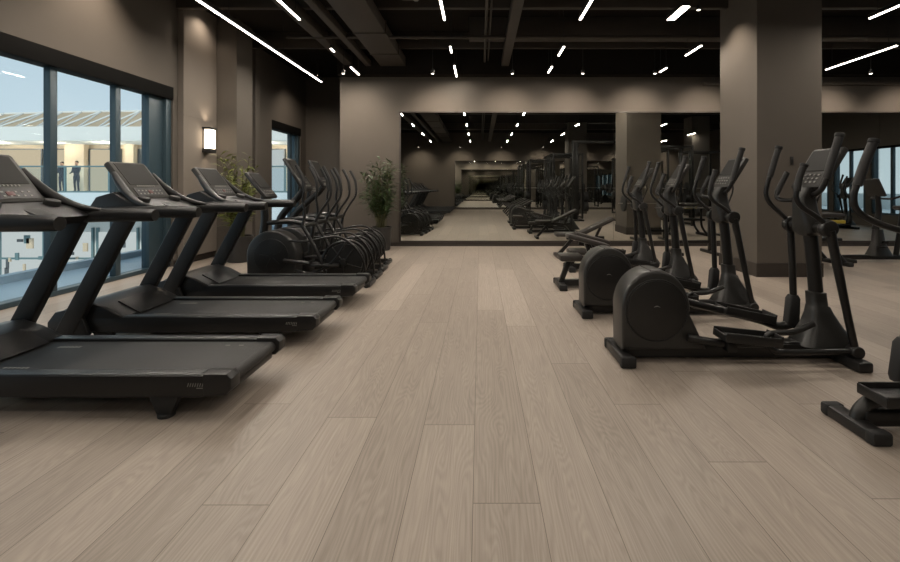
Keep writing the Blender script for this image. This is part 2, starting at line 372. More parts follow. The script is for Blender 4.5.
tag(MB().tube([(-3.4, 7.9, 3.93), (12.9, 7.9, 3.93)], 0.03, smooth=False).build('ceiling_pipe', 'duct'), 'dark pipe crossing the whole room under the ducts', 'pipe', 'pipes along the ceiling')

# linear lamps, hung on thin rods
ZL = 3.65
def area_lamp(x, y, z, w_, l_, radiance, col):
    a = bpy.data.lights.new('lamp_light', 'AREA'); a.shape = 'RECTANGLE'; a.size = w_; a.size_y = l_; a.color = col; a.energy = radiance*PI*w_*l_
    o = bpy.data.objects.new('lamp_light', a); C.objects.link(o); o.location = (x, y, z)
def linear_lamp(x, y0, y1, label, wdt=0.028, cat='ceiling light'):
    t = empty('linear_lamp', label, cat, (x, (y0+y1)/2, ZL), 'linear lamps under the ceiling')
    h = (y1-y0)/2
    MB().box(-wdt/2-0.006, wdt/2+0.006, -h-0.006, h+0.006, 0.012, 0.07, 0.004).build('housing', 'fixture', t)
    MB().box(-wdt/2, wdt/2, -h, h, 0.0, 0.012).build('diffuser', 'lamp', t, smooth=False)
    area_lamp(x, (y0+y1)/2, ZL-0.004, wdt, 2*h, 225.0, (1.0, 0.90, 0.78))
    for s in (-1, 1): MB().cyl((0, s*h*0.8, 0.07), (0, s*h*0.8, ZC-ZL), 0.004, n=6).build('hanger_rod', 'fixture', t)
    return t
def ly(py): return F*(ZL-H)/(VY-py)
lam = [(-2.54, 5.0, ly(20), 'long lamp at the top edge beside the bright ceiling strip'), (-2.54, ly(49), ly(52), 'very short lamp beyond the long left lamp'), (-2.54, ly(67.5), ly(75), 'short lamp left, nearest the mirror wall'),
       (-0.5, 5.0, ly(20.5), 'long lamp at the top edge left of the middle pipe'), (-0.5, ly(47), ly(53), 'short lamp left of the middle pipe, halfway to the mirror wall'), (-0.5, ly(66), ly(77), 'short lamp left of the middle pipe, closest to the mirror wall'),
       (1.41, 5.0, ly(20), 'long lamp at the top edge right of the middle pipe'), (1.41, ly(47), ly(56), 'short lamp right of the middle pipe, second along its line'), (1.41, ly(67), ly(73), 'short lamp right of the middle pipe, third along its line'),
       (3.69, ly(46), ly(56), 'slim lamp left of the pillar, middle of its line'), (3.69, ly(68), ly(72.5), 'slim lamp left of the pillar, closest to the mirror wall'),
       (5.45, 5.0, ly(19), 'slim lamp at the top right edge beyond the pillar'), (6.95, ly(46), ly(70), 'long slim lamp right of the pillar')]
for x, a, b, lab in lam: linear_lamp(x, a, b, lab)
linear_lamp(2.69, ly(7), ly(20.5), 'short wide lamp glowing left of the top of the pillar', 0.10)
for i, x in enumerate((-2.54, -0.5, 1.41, 3.69, 6.95, 9.4)):
    for j, (a, b) in enumerate(((2.4, 3.0), (-0.6, 0.1), (-3.6, -2.9))):
        if x == 9.4 and j == 0: a, b = 5.2, 6.6
        linear_lamp(x, a, b, 'mirrored ceiling lamp in cross row %s, %s of six from the windows' % (('two', 'three', 'four')[j], ('first', 'second', 'third', 'fourth', 'fifth', 'sixth')[i]))
# long LED strip along the left
t = empty('led_strip', 'very long bright strip light running along the left side of the ceiling', 'ceiling light', (-3.56, 5.5, ZL))
MB().box(-0.035, 0.035, -4.7, 4.6, 0.012, 0.07, 0.004).build('housing', 'fixture', t)
MB().box(-0.013, 0.013, -4.7, 4.6, 0.0, 0.012).build('diffuser', 'strip', t, smooth=False)
area_lamp(-3.56, 5.45, ZL-0.004, 0.026, 9.3, 190.0, (1.0, 0.91, 0.80))
for k in range(6): MB().cyl((0, -4.4+k*1.76, 0.07), (0, -4.4+k*1.76, ZC-ZL), 0.004, n=6).build('hanger_rod', 'fixture', t)

t = empty('ceiling_sensor', 'small pale round sensor on a dark bracket under the ceiling, left of the middle lamp', 'sensor', (-0.93, 6.0, 3.80))
MB().box(-0.11, 0.11, -0.04, 0.04, 0.0, 0.05, 0.008).cyl((-0.08, 0, 0.05), (-0.08, 0, ZC-3.80), 0.012, n=8).build('bracket', 'duct', t)
MB().cyl((0.08, -0.07, 0.01), (0.08, 0.0, 0.01), 0.045, bev=0.012).build('sensor_head', 'mark', t)
# small downlights washing the mirror wall
def downlight(x, y, z, label, aim, power=190, size=88):
    t = empty('downlight', label, 'spotlight', (x, y, z), 'small wall washing spotlights')
    MB().cyl((0, 0, 0.005), (0, 0, 0.07), 0.034, 0.036, bev=0.006).build('housing', 'fixture', t)
    MB().cyl((0, 0, 0), (0, 0, 0.006), 0.024).build('lens', 'down', t)
    MB().cyl((0, 0, 0.07), (0, 0, ZC-z), 0.005, n=8).build('hanger_rod', 'fixture', t)
    l = bpy.data.lights.new('spot_lamp', 'SPOT'); l.energy = power; l.color = (1.0, 0.84, 0.68); l.spot_size = math.radians(size); l.spot_blend = 0.95; l.shadow_soft_size = 0.03
    o = bpy.data.objects.new('spot_lamp', l); C.objects.link(o); o.location = (x, y, z-0.02)
    o.rotation_euler = (Vector(aim)-Vector((x, y, z))).to_track_quat('-Z', 'Y').to_euler()
dl = [(-2.66, 'above the potted palm'), (-0.92, 'above the left part of the mirror'), (0.63, 'above the middle of the mirror'), (2.0, 'above the mirror, right of the middle pipe'), (3.4, 'above the mirror, just left of the pillar'), (4.85, 'behind the pillar'), (6.3, 'above the mirror, just right of the pillar'), (7.6, 'above the mirror near the right edge'), (9.2, 'above the mirror beyond the right edge'), (10.8, 'above the far right end of the mirror')]
for x, lab in dl: downlight(x, 8.75, 3.5, 'tiny black spotlight ' + lab, (x, 9.9, 2.6), 125 if x > -2 else 85)
for k in range(7): downlight(-3.4+k*2.3, YR+1.15, 3.5, 'tiny spotlight on the opposite wall, %s from the windows, seen in the mirror' % ('first', 'second', 'third', 'fourth', 'fifth', 'sixth', 'seventh')[k], (-3.4+k*2.3, YR, 2.3), 95, 100)
downlight(3.40, 7.0, 4.05, 'tiny black spotlight beside the left face of the pillar', (4.0, 7.0, 3.0), 80, 85)
downlight(-4.35, 5.7, 4.2, 'small spotlight high above the left window, out of the picture', (-5.0, 5.7, 3.2), 100, 105)
downlight(-4.1, 11.3, 4.1, 'added spotlight brightening the alcove beside the end of the long strip', (-4.6, 11.8, 2.0), 70, 120)  # invented spot, added to brighten the alcove walls
downlight(-4.62, 7.86, 4.34, 'added spotlight in place of a cove above the lit panel by the sconce', (-4.9, 7.86, 3.4), 26, 125)  # added spot standing in for the cove glow at the panel top

# wall sconce
t = empty('wall_sconce', 'glowing box wall lamp with dark caps on the lit panel by the left window', 'wall lamp', (-4.9, 8.02, 2.14))
MB().box(0, 0.03, -0.07, 0.07, -0.22, 0.22, 0.004).build('back_plate', 'fixture', t)
MB().box(0.03, 0.14, -0.08, 0.08, -0.16, 0.18, 0.01).build('diffuser', 'sconce', t)
MB().box(0.0, 0.15, -0.09, 0.09, 0.18, 0.22, 0.006).build('top_cap', 'fixture', t)
MB().box(0.0, 0.15, -0.09, 0.09, -0.23, -0.16, 0.006).build('bottom_cap', 'fixture', t)
for s, e in ((1, 9), (-1, 3)):
    l = bpy.data.lights.new('sconce_beam', 'SPOT'); l.energy = e; l.color = (1, 0.8, 0.6); l.spot_size = math.radians(110); l.spot_blend = 0.9; l.shadow_soft_size = 0.04
    o = bpy.data.objects.new('sconce_beam', l); C.objects.link(o); o.location = (-4.80, 8.02, 2.14+s*0.26); o.rotation_euler = (0 if s < 0 else PI, 0, 0)

t = empty('wall_switch', 'tiny dark slot-shaped wall switch on the front of the pillar', 'switch', (4.5, 6.5, 1.68))
MB().box(-0.022, 0.022, -0.012, 0, -0.06, 0.06, 0.004).build('plate', 'fixture', t)
MB().box(-0.012, 0.012, -0.017, -0.012, -0.03, 0.03, 0.002).build('rocker', 'plastic', t)

# ------------------------------------------------------------------ treadmill (x: 0 at the aisle end, front at -2.08)
def make_treadmill():
    t = empty('treadmill', '', 'treadmill', group='treadmills along the windows')
    sr = MB()
    for s in (-1, 1):
        pr = [(-2.02, 0.13), (-0.15, 0.13), (-0.15, 0.25), (-2.02, 0.25)]
        a, b = sorted((s*0.255, s*0.345))
        o = MB().prism(pr, a, b, 0.012).build('side_rail', 'shaded_plastic', t)
        a, b = sorted((s*0.262, s*0.335))
        MB().box(-1.62, -0.18, a, b, 0.249, 0.254, 0.002).build('tread_strip', 'rail', o)
        # side mark: short slanted pale strokes
        if s < 0:
            mk = MB()
            for k in range(7):
                x = -0.245 + k*0.0135
                mk.bar((x, -0.3458, 0.190), (x+0.006, -0.3458, 0.210), 0.0035, 0.002, 0)
            mk.box(-0.195, -0.16, -0.3465, -0.345, 0.180, 0.184)
            mk.build('side_mark', 'mark', o)
        a, b = sorted((s*0.25, s*0.352))
        MB().prism([(-0.16, 0.135), (-0.03, 0.145), (0.0, 0.175), (0.0, 0.235), (-0.025, 0.262), (-0.16, 0.262)], a, b, 0.010).build('end_cap', 'shaded_plastic', t)
    b = MB().box(-1.8, -0.06, -0.255, 0.255, 0.205, 0.236, 0.004).cyl((-0.062, -0.252, 0.2), (-0.062, 0.252, 0.2), 0.037).build('running_belt', 'belt', t)
    mk = MB()
    for k in range(6):
        x = -1.42 + k*0.026
        mk.box(x, x+0.016, 0.13, 0.16, 0.2355, 0.2368)
    for k in range(2):
        mk.box(-0.33+k*0.09, -0.30+k*0.09, 0.175, 0.185, 0.2355, 0.2368)
    for k in range(6):
        x = -1.42 + k*0.026
        mk.box(x, x+0.016, -0.21, -0.19, 0.2355, 0.2368)
    mk.build('belt_print', 'mark', b)
    MB().box(-1.95, -0.2, -0.30, 0.30, 0.105, 0.2, 0.01).box(-0.2, -0.045, -0.25, 0.25, 0.125, 0.165, 0.01).build('underframe', 'metal', t)
    for x in (-0.40, -1.75):
        for s in (-1, 1):
            MB().prism([(x-0.09, 0.135), (x+0.09, 0.135), (x+0.04, 0.02), (x-0.04, 0.02)], s*0.29-0.025, s*0.29+0.025, 0.004).cyl((x, s*0.29, 0), (x, s*0.29, 0.022), 0.045, n=16, bev=0.005).build('foot', 'rubber', t)
    # motor hood
    MB().prism([(-2.08, 0.10), (-2.10, 0.20), (-2.06, 0.30), (-1.96, 0.355), (-1.84, 0.37), (-1.70, 0.325), (-1.56, 0.252), (-1.56, 0.20), (-1.9, 0.10)], -0.345, 0.345, 0.022, 3).build('motor_hood', 'shaded_plastic', t)
    MB().prism([(-1.72, 0.336), (-1.57, 0.259), (-1.53, 0.245), (-1.53, 0.25), (-1.57, 0.272), (-1.71, 0.346)], -0.2, 0.2, 0.004).build('hood_lip', 'shaded_plastic', t)
    for s in (-1, 1):
        y = s*0.372
        MB().prism([(-2.09, 0.10), (-1.93, 0.10), (-1.43, 1.06), (-1.56, 1.10)], y-0.03, y+0.03, 0.014, 3).build('upright', 'shaded_plastic', t)
        MB().prism([(-2.13, 0.10), (-2.13, 0.22), (-2.07, 0.30), (-1.98, 0.32), (-1.86, 0.27), (-1.80, 0.12), (-1.82, 0.10)], y-0.02, y+0.022, 0.012).build('upright_boot', 'shaded_plastic', t)
        MB().tube([(-1.82, s*0.33, 1.085), (-1.6, s*0.362, 1.09), (-1.3, s*0.365, 1.10), (-1.03, s*0.365, 1.10), (-0.935, s*0.365, 1.098)], [0.045, 0.05, 0.05, 0.047, 0.040], n=14).build('handrail', 'shaded_plastic', t)
        # swooping wing from rail up to the console
        MB().tube([(-1.30, s*0.345, 1.135), (-1.45, s*0.315, 1.165), (-1.58, s*0.27, 1.24), (-1.68, s*0.235, 1.34), (-1.74, s*0.22, 1.42)], [0.012, 0.026, 0.034, 0.03, 0.018], n=12).build('console_wing', 'shaded_plastic', t)
    MB().prism([(-1.80, 1.06), (-1.42, 1.05), (-1.36, 1.10), (-1.45, 1.16), (-1.56, 1.20), (-1.66, 1.26), (-1.80, 1.22), (-1.86, 1.13)], -0.33, 0.33, 0.02).build('dashboard', 'shaded_plastic', t)
    # console: tilted slab
    n = Vector((0.28, 0, 0.22)).normalized(); a = Vector((-1.55, 0, 1.205)); b = Vector((-1.80, 0, 1.525))
    c = MB().bar(a - n*0.03, b - n*0.03, 0.06, 0.42, 0.022).build('console', 'bezel', t)
    d = (b-a)
    def onface(u, v, off=0.0015): p = a + d*u + n*off; return Vector((p.x, v, p.z))
    MB().bar(onface(0.36, 0), onface(0.93, 0), 0.004, 0.34, 0).build('screen', 'screen', c)
    MB().bar(onface(0.06, 0), onface(0.27, 0), 0.003, 0.34, 0).build('keypad', 'shaded_plastic', c)
    k = MB()
    for i in range(7):
        for j in range(2): k.bar(onface(0.10+0.08*j, -0.13+i*0.042), onface(0.10+0.08*j+0.03, -0.13+i*0.042), 0.007, 0.016, 0)
    for i in range(9): k.bar(onface(0.305, -0.10+i*0.024), onface(0.34, -0.10+i*0.024), 0.005, 0.012, 0)
    k.build('key_print', 'mark', c)
    MB().bar(onface(0.12, 0), onface(0.20, 0), 0.008, 0.05, 0.002).build('stop_button', 'red', c)
    MB().prism([(-1.46, 1.13), (-1.34, 1.09), (-1.33, 1.115), (-1.46, 1.165)], -0.06, 0.06, 0.008).build('safety_key_tray', 'shaded_plastic', t)
    for s in (-1, 1): MB().cyl((-1.52, s*0.19, 1.15), (-1.50, s*0.19, 1.215), 0.045, bev=0.008).build('cup_holder', 'rubber', t)
    return t
tm = make_treadmill()
TX = -1.32
tms = [(2.845, 'black treadmill nearest the viewer at the left edge, its whole deck in front'), (3.975, 'black treadmill second from the viewer, between the nearest one and the third'),
       (5.115, 'black treadmill third from the viewer, last before the machines with round drums'),
       (-0.75, 'black treadmill seen only in the mirror, first one behind the viewpoint'), (-1.95, 'black treadmill seen only in the mirror, second behind the viewpoint'), (-3.15, 'black treadmill seen only in the mirror, third behind the viewpoint'), (-4.35, 'black treadmill seen only in the mirror, against the opposite wall')]
for i, (y, lab) in enumerate(tms): place(tm, (TX - (0.06 if i == 0 else 0.0), y, 0), lab, i == 0)

# ------------------------------------------------------------------ elliptical trainers (x: 0 rear, 1.73 front; user faces +x)
def el_front(t):
    """upright, arms, console: the same on all machines of the right row"""
    MB().box(1.62, 1.73, -0.31, 0.31, 0.0, 0.075, 0.018).build('front_foot', 'plastic', t)
    MB().loft([(1.60, 0, 0.11, 0.215, 0.14), (1.60, 0, 0.15, 0.19, 0.13), (1.588, 0, 0.25, 0.125, 0.095), (1.575, 0, 0.34, 0.085, 0.07), (1.565, 0, 0.395, 0.068, 0.062), (1.56, 0, 0.40, 0.060, 0.058), (1.55, 0, 0.50, 0.058, 0.056), (1.548, 0, 0.505, 0.045, 0.045)]).build('upright_cover', 'shell', t)
    MB().tube([(1.56, 0, 0.40), (1.53, 0, 0.75), (1.50, 0, 1.0), (1.485, 0, 1.12), (1.50, 0, 1.27)], [0.050, 0.047, 0.048, 0.054, 0.046], n=16).build('upright', 'metal', t)
    MB().loft([(1.495, 0, 0.93, 0.05, 0.06), (1.495, 0, 0.96, 0.075, 0.10), (1.49, 0, 1.03, 0.075, 0.10), (1.47, 0, 1.12, 0.07, 0.07), (1.46, 0, 1.22, 0.065, 0.06), (1.49, 0, 1.30, 0.05, 0.08)]).build('neck_cover', 'shell', t)
    ax = MB().cyl((1.495, -0.185, 1.0), (1.495, 0.185, 1.0), 0.042).build('pivot_axle', 'metal', t)
    for s in (-1, 1): MB().cyl((1.495, s*0.165, 1.0), (1.495, s*0.225, 1.0), 0.062, bev=0.012, n=24).build('axle_cap', 'plastic', ax)
    # far moving arm and near moving arm
    a = MB().tube([(1.495, 0.2, 1.01), (1.43, 0.2, 1.075), (1.34, 0.205, 1.16), (1.305, 0.21, 1.235), (1.315, 0.21, 1.32), (1.34, 0.21, 1.40)], 0.0175, n=12).build('moving_arm', 'metal', t)
    MB().tube([(1.335, 0.21, 1.38), (1.37, 0.21, 1.50), (1.405, 0.21, 1.61)], 0.0235, n=12).build('grip', 'grip', a)
    MB().cyl((1.404, 0.21, 1.605), (1.412, 0.21, 1.632), 0.028, bev=0.008).build('grip_cap', 'rubber', a)
    a = MB().tube([(1.495, -0.2, 1.01), (1.41, -0.2, 1.085), (1.305, -0.2, 1.155), (1.262, -0.2, 1.22), (1.268, -0.2, 1.29)], 0.0185, n=12).build('moving_arm', 'metal', t)
    MB().tube([(1.265, -0.2, 1.27), (1.285, -0.2, 1.37), (1.315, -0.2, 1.45)], 0.0235, n=12).build('grip', 'grip', a)
    MB().cyl((1.314, -0.2, 1.445), (1.322, -0.2, 1.468), 0.027, bev=0.008).build('grip_cap', 'rubber', a)
    a = MB().tube([(1.49, -0.04, 1.24), (1.475, -0.12, 1.255), (1.48, -0.165, 1.30), (1.505, -0.175, 1.38)], 0.02, n=12).build('fixed_handle', 'metal', t)
    MB().tube([(1.498, -0.175, 1.36), (1.545, -0.175, 1.52), (1.592, -0.175, 1.665)], 0.027, n=12).build('grip', 'grip', a)
    MB().cyl((1.59, -0.175, 1.66), (1.598, -0.175, 1.69), 0.031, bev=0.008).build('grip_cap', 'rubber', a)
    a = MB().tube([(1.46, 0.03, 1.20), (1.38, 0.10, 1.195), (1.355, 0.15, 1.215), (1.375, 0.175, 1.265)], 0.0165, n=12).build('fixed_handle', 'metal', t)
    MB().tube([(1.367, 0.172, 1.25), (1.41, 0.178, 1.33), (1.455, 0.18, 1.415)], 0.021, n=12).build('grip', 'grip', a)
    # cable from neck to console
    MB().tube([(1.60, 0.08, 1.42), (1.66, 0.10, 1.28), (1.60, 0.09, 1.12), (1.53, 0.05, 1.02)], 0.008, n=8).build('cable', 'rubber', t)
    # console
    a = Vector((1.455, 0, 1.30)); b = Vector((1.645, 0, 1.605)); n = Vector((-0.305, 0, 0.19)).normalized(); d = b-a
    c = MB().bar(a - n*0.028, b - n*0.028, 0.052, 0.32, 0.022).build('console', 'bezel', t)
    def onf(u, v, off=0.0015): p = a + d*u + n*off; return Vector((p.x, v, p.z))
    MB().bar(onf(0.40, 0), onf(0.92, 0), 0.004, 0.25, 0).build('screen', 'screen', c)
    k = MB()
    for i in range(5):
        for j in range(3): k.bar(onf(0.10+0.09*j, -0.09+i*0.045), onf(0.10+0.09*j+0.035, -0.09+i*0.045), 0.006, 0.018, 0)
    k.build('key_print', 'mark', c)
    # lower links
    l = MB().tube([(1.505, -0.2, 0.985), (1.56, -0.2, 0.72), (1.63, -0.2, 0.38), (1.685, -0.2, 0.13)], [0.034, 0.03, 0.026, 0.026], n=12).build('link_arm', 'metal', t)
    MB().cyl((1.685, -0.24, 0.115), (1.685, -0.16, 0.115), 0.045, bev=0.008).build('link_joint', 'plastic', l)
    l = MB().tube([(1.495, 0.2, 0.985), (1.51, 0.2, 0.7), (1.52, 0.2, 0.40)], 0.026, n=12).build('link_arm', 'metal', t)
    MB().loft([(1.50, 0.2, 0.17, 0.035, 0.035), (1.50, 0.2, 0.19, 0.05, 0.045), (1.515, 0.2, 0.40, 0.045, 0.042), (1.517, 0.2, 0.43, 0.03, 0.03)]).build('link_boot', 'rubber', l)

def el_pedals(t):
    a = MB().tube([(1.685, -0.2, 0.115), (1.4, -0.2, 0.112), (1.16, -0.2, 0.112), (1.09, -0.2, 0.13), (1.05, -0.2, 0.18), (1.06, -0.2, 0.235), (1.13, -0.2, 0.25), (1.25, -0.19, 0.255), (1.42, -0.15, 0.30)], 0.021, n=12).build('connecting_rod', 'metal', t)
    a = MB().tube([(1.49, 0.2, 0.19), (1.40, 0.2, 0.175), (1.27, 0.2, 0.215), (1.12, 0.19, 0.26), (0.85, 0.16, 0.33), (0.58, 0.15, 0.40)], [0.034, 0.034, 0.03, 0.032, 0.03, 0.03], n=12).build('pedal_arm', 'metal', t)
    MB().tube([(0.50, -0.155, 0.20), (0.78, -0.18, 0.165), (1.07, -0.2, 0.175)], 0.027, n=12).build('pedal_arm', 'metal', t)
    for (cx, cy, cz, ang) in ((0.90, -0.215, 0.215, 6), (1.12, 0.19, 0.275, 12)):
        mx = Matrix.Translation((cx, cy, cz)) @ Matrix.Rotation(math.radians(-ang)*-1, 4, 'Y')
        p = MB().box(-0.20, 0.20, -0.085, 0.085, -0.02, 0.006, 0.008, mx)
        p.box(-0.20, 0.20, -0.092, -0.078, -0.02, 0.045, 0.006, mx).box(-0.20, 0.20, 0.078, 0.092, -0.02, 0.045, 0.006, mx).box(0.187, 0.203, -0.09, 0.09, -0.02, 0.06, 0.006, mx).box(-0.203, -0.187, -0.09, 0.09, -0.02, 0.03, 0.006, mx)
        o = p.build('pedal', 'plastic', t)
        MB().box(-0.18, 0.18, -0.072, 0.072, 0.005, 0.010, 0.002, mx).build('pedal_mat', 'rail', o)
    MB().box(0.75, 0.82, -0.24, -0.15, 0.12, 0.19, 0.01).build('pedal_bracket', 'metal', t)

def make_elliptical():
    t = empty('elliptical_trainer', '', 'elliptical trainer', group='elliptical trainers on the right')
    f = MB().box(0.0, 0.10, -0.215, 0.215, 0.0, 0.075, 0.016).build('rear_foot', 'plastic', t)
    for s in (-1, 1): MB().box(-0.006, 0.106, s*0.205-0.025, s*0.205+0.025, 0.0, 0.08, 0.014).build('foot_cap', 'rubber', f)
    MB().box(0.05, 1.66, -0.065, 0.065, 0.02, 0.12, 0.012).box(0.62, 1.5, -0.05, 0.05, 0.12, 0.128, 0.003).build('base_rail', 'metal', t)
    cx, cz, r = 0.285, 0.39, 0.295
    pts = [(0.035, 0.10), (0.655, 0.10), (0.640, 0.135)]
    a0, a1 = math.radians(-6), math.radians(184)
    for k in range(33):
        a = a0 + (a1-a0)*k/32; pts.append((cx+0.252*math.cos(a), cz+r*math.sin(a)))
    h = MB().prism(pts, -0.128, 0.128, 0.022, 3).build('drum_housing', 'shell', t)
    for s in (-1, 1):
        d = MB().cyl((cx, s*0.123, cz), (cx, s*0.135, cz), 0.220, n=48, bev=0.004).build('side_cover', 'plastic', h)
        MB().ring((cx, s*0.1285, cz), 0.227, 0.006, n=48).build('cover_groove', 'rubber', h)
        e = MB(); arc = [(cx+0.034*math.cos(math.radians(q)), s*0.1362, cz+0.034*math.sin(math.radians(q))) for q in range(45, 141, 12)]
        e.tube(arc, [0.001, 0.002, 0.003, 0.004, 0.004, 0.004, 0.003, 0.002], n=6, smooth=False)
        e.build('emblem', 'mark', h)
    # seam strip over the drum
    MB().tube([(cx-0.04, -0.118, cz+r*0.986), (cx-0.04, 0.118, cz+r*0.986)], 0.004, n=6).build('seam', 'rubber', h)
    el_front(t); el_pedals(t)
    return t
el = make_elliptical()
for i, (x, y, rz, lab) in enumerate([(1.015, 3.44, 0, 'black elliptical trainer in front on the right with its whole round drum showing'),
                              (1.01, 4.65, 0, 'black elliptical trainer just behind the front one, drum half hidden by it'),
                              (9.9, 4.4, 0, 'black elliptical trainer by the right hand windows, seen in the mirror beyond the pillar'),
                              (9.9, 5.7, 0, 'black elliptical trainer by the right hand windows, second one in the mirror beyond the pillar')]):
    place(el, (x, y, 0), lab, i == 0, rz)

def make_seated(x0, zp, label, loc):
    t = empty('seated_cross_trainer', label, 'cross trainer', loc, 'elliptical trainers on the right')
    f = MB().box(x0, x0+0.09, -0.24, 0.24, 0.0, 0.07, 0.014).build('rear_foot', 'plastic', t)
    for s in (-1, 1): MB().box(x0-0.005, x0+0.095, s*0.23-0.025, s*0.23+0.025, 0.0, 0.075, 0.012).build('foot_cap', 'rubber', f)
    MB().box(x0+0.04, 1.66, -0.05, 0.05, 0.02, 0.10, 0.01).build('base_rail', 'metal', t)
    MB().bar((x0+0.05, 0, 0.06), (x0+0.16, 0, zp-0.05), 0.06, 0.08, 0.01).build('seat_post', 'metal', t)
    MB().box(x0+0.02, x0+0.32, -0.15, 0.15, zp-0.05, zp+0.03, 0.025).build('seat', 'vinyl', t)
    MB().bar((x0+0.55, 0, 0.08), (x0+0.38, 0, zp+0.17), 0.05, 0.07, 0.01).build('pad_post', 'metal', t)
    MB().bar((x0+0.13, 0, zp+0.27), (x0+0.66, 0, zp+0.13), 0.06, 0.26, 0.022).build('back_pad', 'vinyl', t)
    el_front(t); el_pedals(t)
    return t
make_seated(0.0, 0.40, 'black cross trainer with a padded seat, third on the right, behind the two drums', (1.0, 5.86, 0))
make_seated(0.36, 0.30, 'black cross trainer with a low pad, fourth on the right, nearest the mirror', (1.0, 7.07, 0))

# machine cut by the right edge, close to the viewer
t = empty('stepper', 'black stepping machine cut off by the right edge, foot bar and pedal showing', 'stepper', (2.0, 2.42, 0))
f = MB().box(-0.035, 0.06, -0.17, 0.17, 0.0, 0.065, 0.016).build('rear_foot', 'plastic', t)
for s in (-1, 1): MB().box(-0.04, 0.065, s*0.15-0.03, s*0.15+0.03, 0.0, 0.07, 0.016).build('foot_cap', 'rubber', f)
MB().tube([(0.02, 0.0, 0.05), (0.045, 0.0, 0.10), (0.10, 0.0, 0.145), (0.20, 0.0, 0.155), (0.36, 0.0, 0.14)], [0.034, 0.036, 0.036, 0.034, 0.032], n=14).build('arch_support', 'shell', t)
MB().box(0.04, 1.1, -0.045, 0.045, 0.03, 0.11, 0.012).build('base_rail', 'metal', t)
MB().box(1.05, 1.15, -0.28, 0.28, 0, 0.075, 0.016).build('front_foot', 'plastic', t)
for s, x0, zz in ((-1, 0.05, 0.205), (1, 0.64, 0.30)):
    y0 = 0.02 if s < 0 else 0.19
    y0 -= 0.09
    p = MB().box(x0, x0+0.40, y0-0.085, y0+0.085, zz-0.02, zz+0.008, 0.008).box(x0, x0+0.40, y0-0.095, y0-0.08, zz-0.02, zz+0.04, 0.006).box(x0, x0+0.40, y0+0.08, y0+0.095, zz-0.02, zz+0.04, 0.006).box(x0-0.008, x0+0.008, y0-0.092, y0+0.092, zz-0.02, zz+0.035, 0.006)
    o = p.build('pedal', 'plastic', t)
    MB().box(x0+0.02, x0+0.38, y0-0.07, y0+0.07, zz+0.008, zz+0.013, 0.002).build('pedal_mat', 'rail', o)
MB().tube([(0.3, 0.0, 0.2), (0.6, 0.0, 0.22), (0.95, 0.0, 0.35)], 0.03, n=12).build('pedal_arm', 'metal', t)
MB().tube([(0.95, 0, 0.08), (0.85, 0, 0.6), (0.66, 0, 1.0), (0.64, 0, 1.25)], [0.06, 0.055, 0.052, 0.05], n=14).build('upright', 'metal', t)
ax = MB().cyl((0.60, -0.2, 1.0), (0.60, 0.21, 1.0), 0.042).bar((0.6, 0, 1.0), (0.68, 0, 1.0), 0.09, 0.12, 0.01).build('pivot_axle', 'metal', t)
for s in (-1, 1): MB().cyl((0.60, s*0.17, 1.0), (0.60, s*0.225, 1.0), 0.062, bev=0.012).build('axle_cap', 'plastic', ax)
for s in (1, -1):
    dx = -0.16 if s > 0 else 0.0
    a = MB().tube([(0.60, s*0.2, 1.01), (0.42+dx/2, s*0.2, 1.08), (0.36+dx, s*0.2, 1.16), (0.335+dx, s*0.2, 1.25), (0.36+dx, s*0.2, 1.33)], 0.019, n=12).build('moving_arm', 'metal', t)
    MB().tube([(0.355+dx, s*0.2, 1.31), (0.40+dx, s*0.2, 1.44), (0.45+dx, s*0.2, 1.56)], 0.026, n=12).build('grip', 'grip', a)
    MB().cyl((0.449+dx, s*0.2, 1.555), (0.456+dx, s*0.2, 1.58), 0.030, bev=0.008).build('grip_cap', 'rubber', a)
    l = MB().tube([(0.60, s*0.2, 0.99), (0.56, s*0.2, 0.7), (0.47, s*0.2, 0.40)] if s > 0 else [(0.60, s*0.2, 0.99), (0.72, s*0.2, 0.6), (0.90, s*0.2, 0.2)], 0.026, n=12).build('link_arm', 'metal', t)
    if s > 0: MB().loft([(0.44, 0.2, 0.17, 0.035, 0.035), (0.45, 0.2, 0.20, 0.05, 0.045), (0.47, 0.2, 0.39, 0.045, 0.042), (0.475, 0.2, 0.42, 0.03, 0.03)]).build('link_boot', 'rubber', l)
MB().bar((0.60, 0, 1.3), (0.80, 0, 1.58), 0.05, 0.3, 0.02).build('console', 'bezel', t)

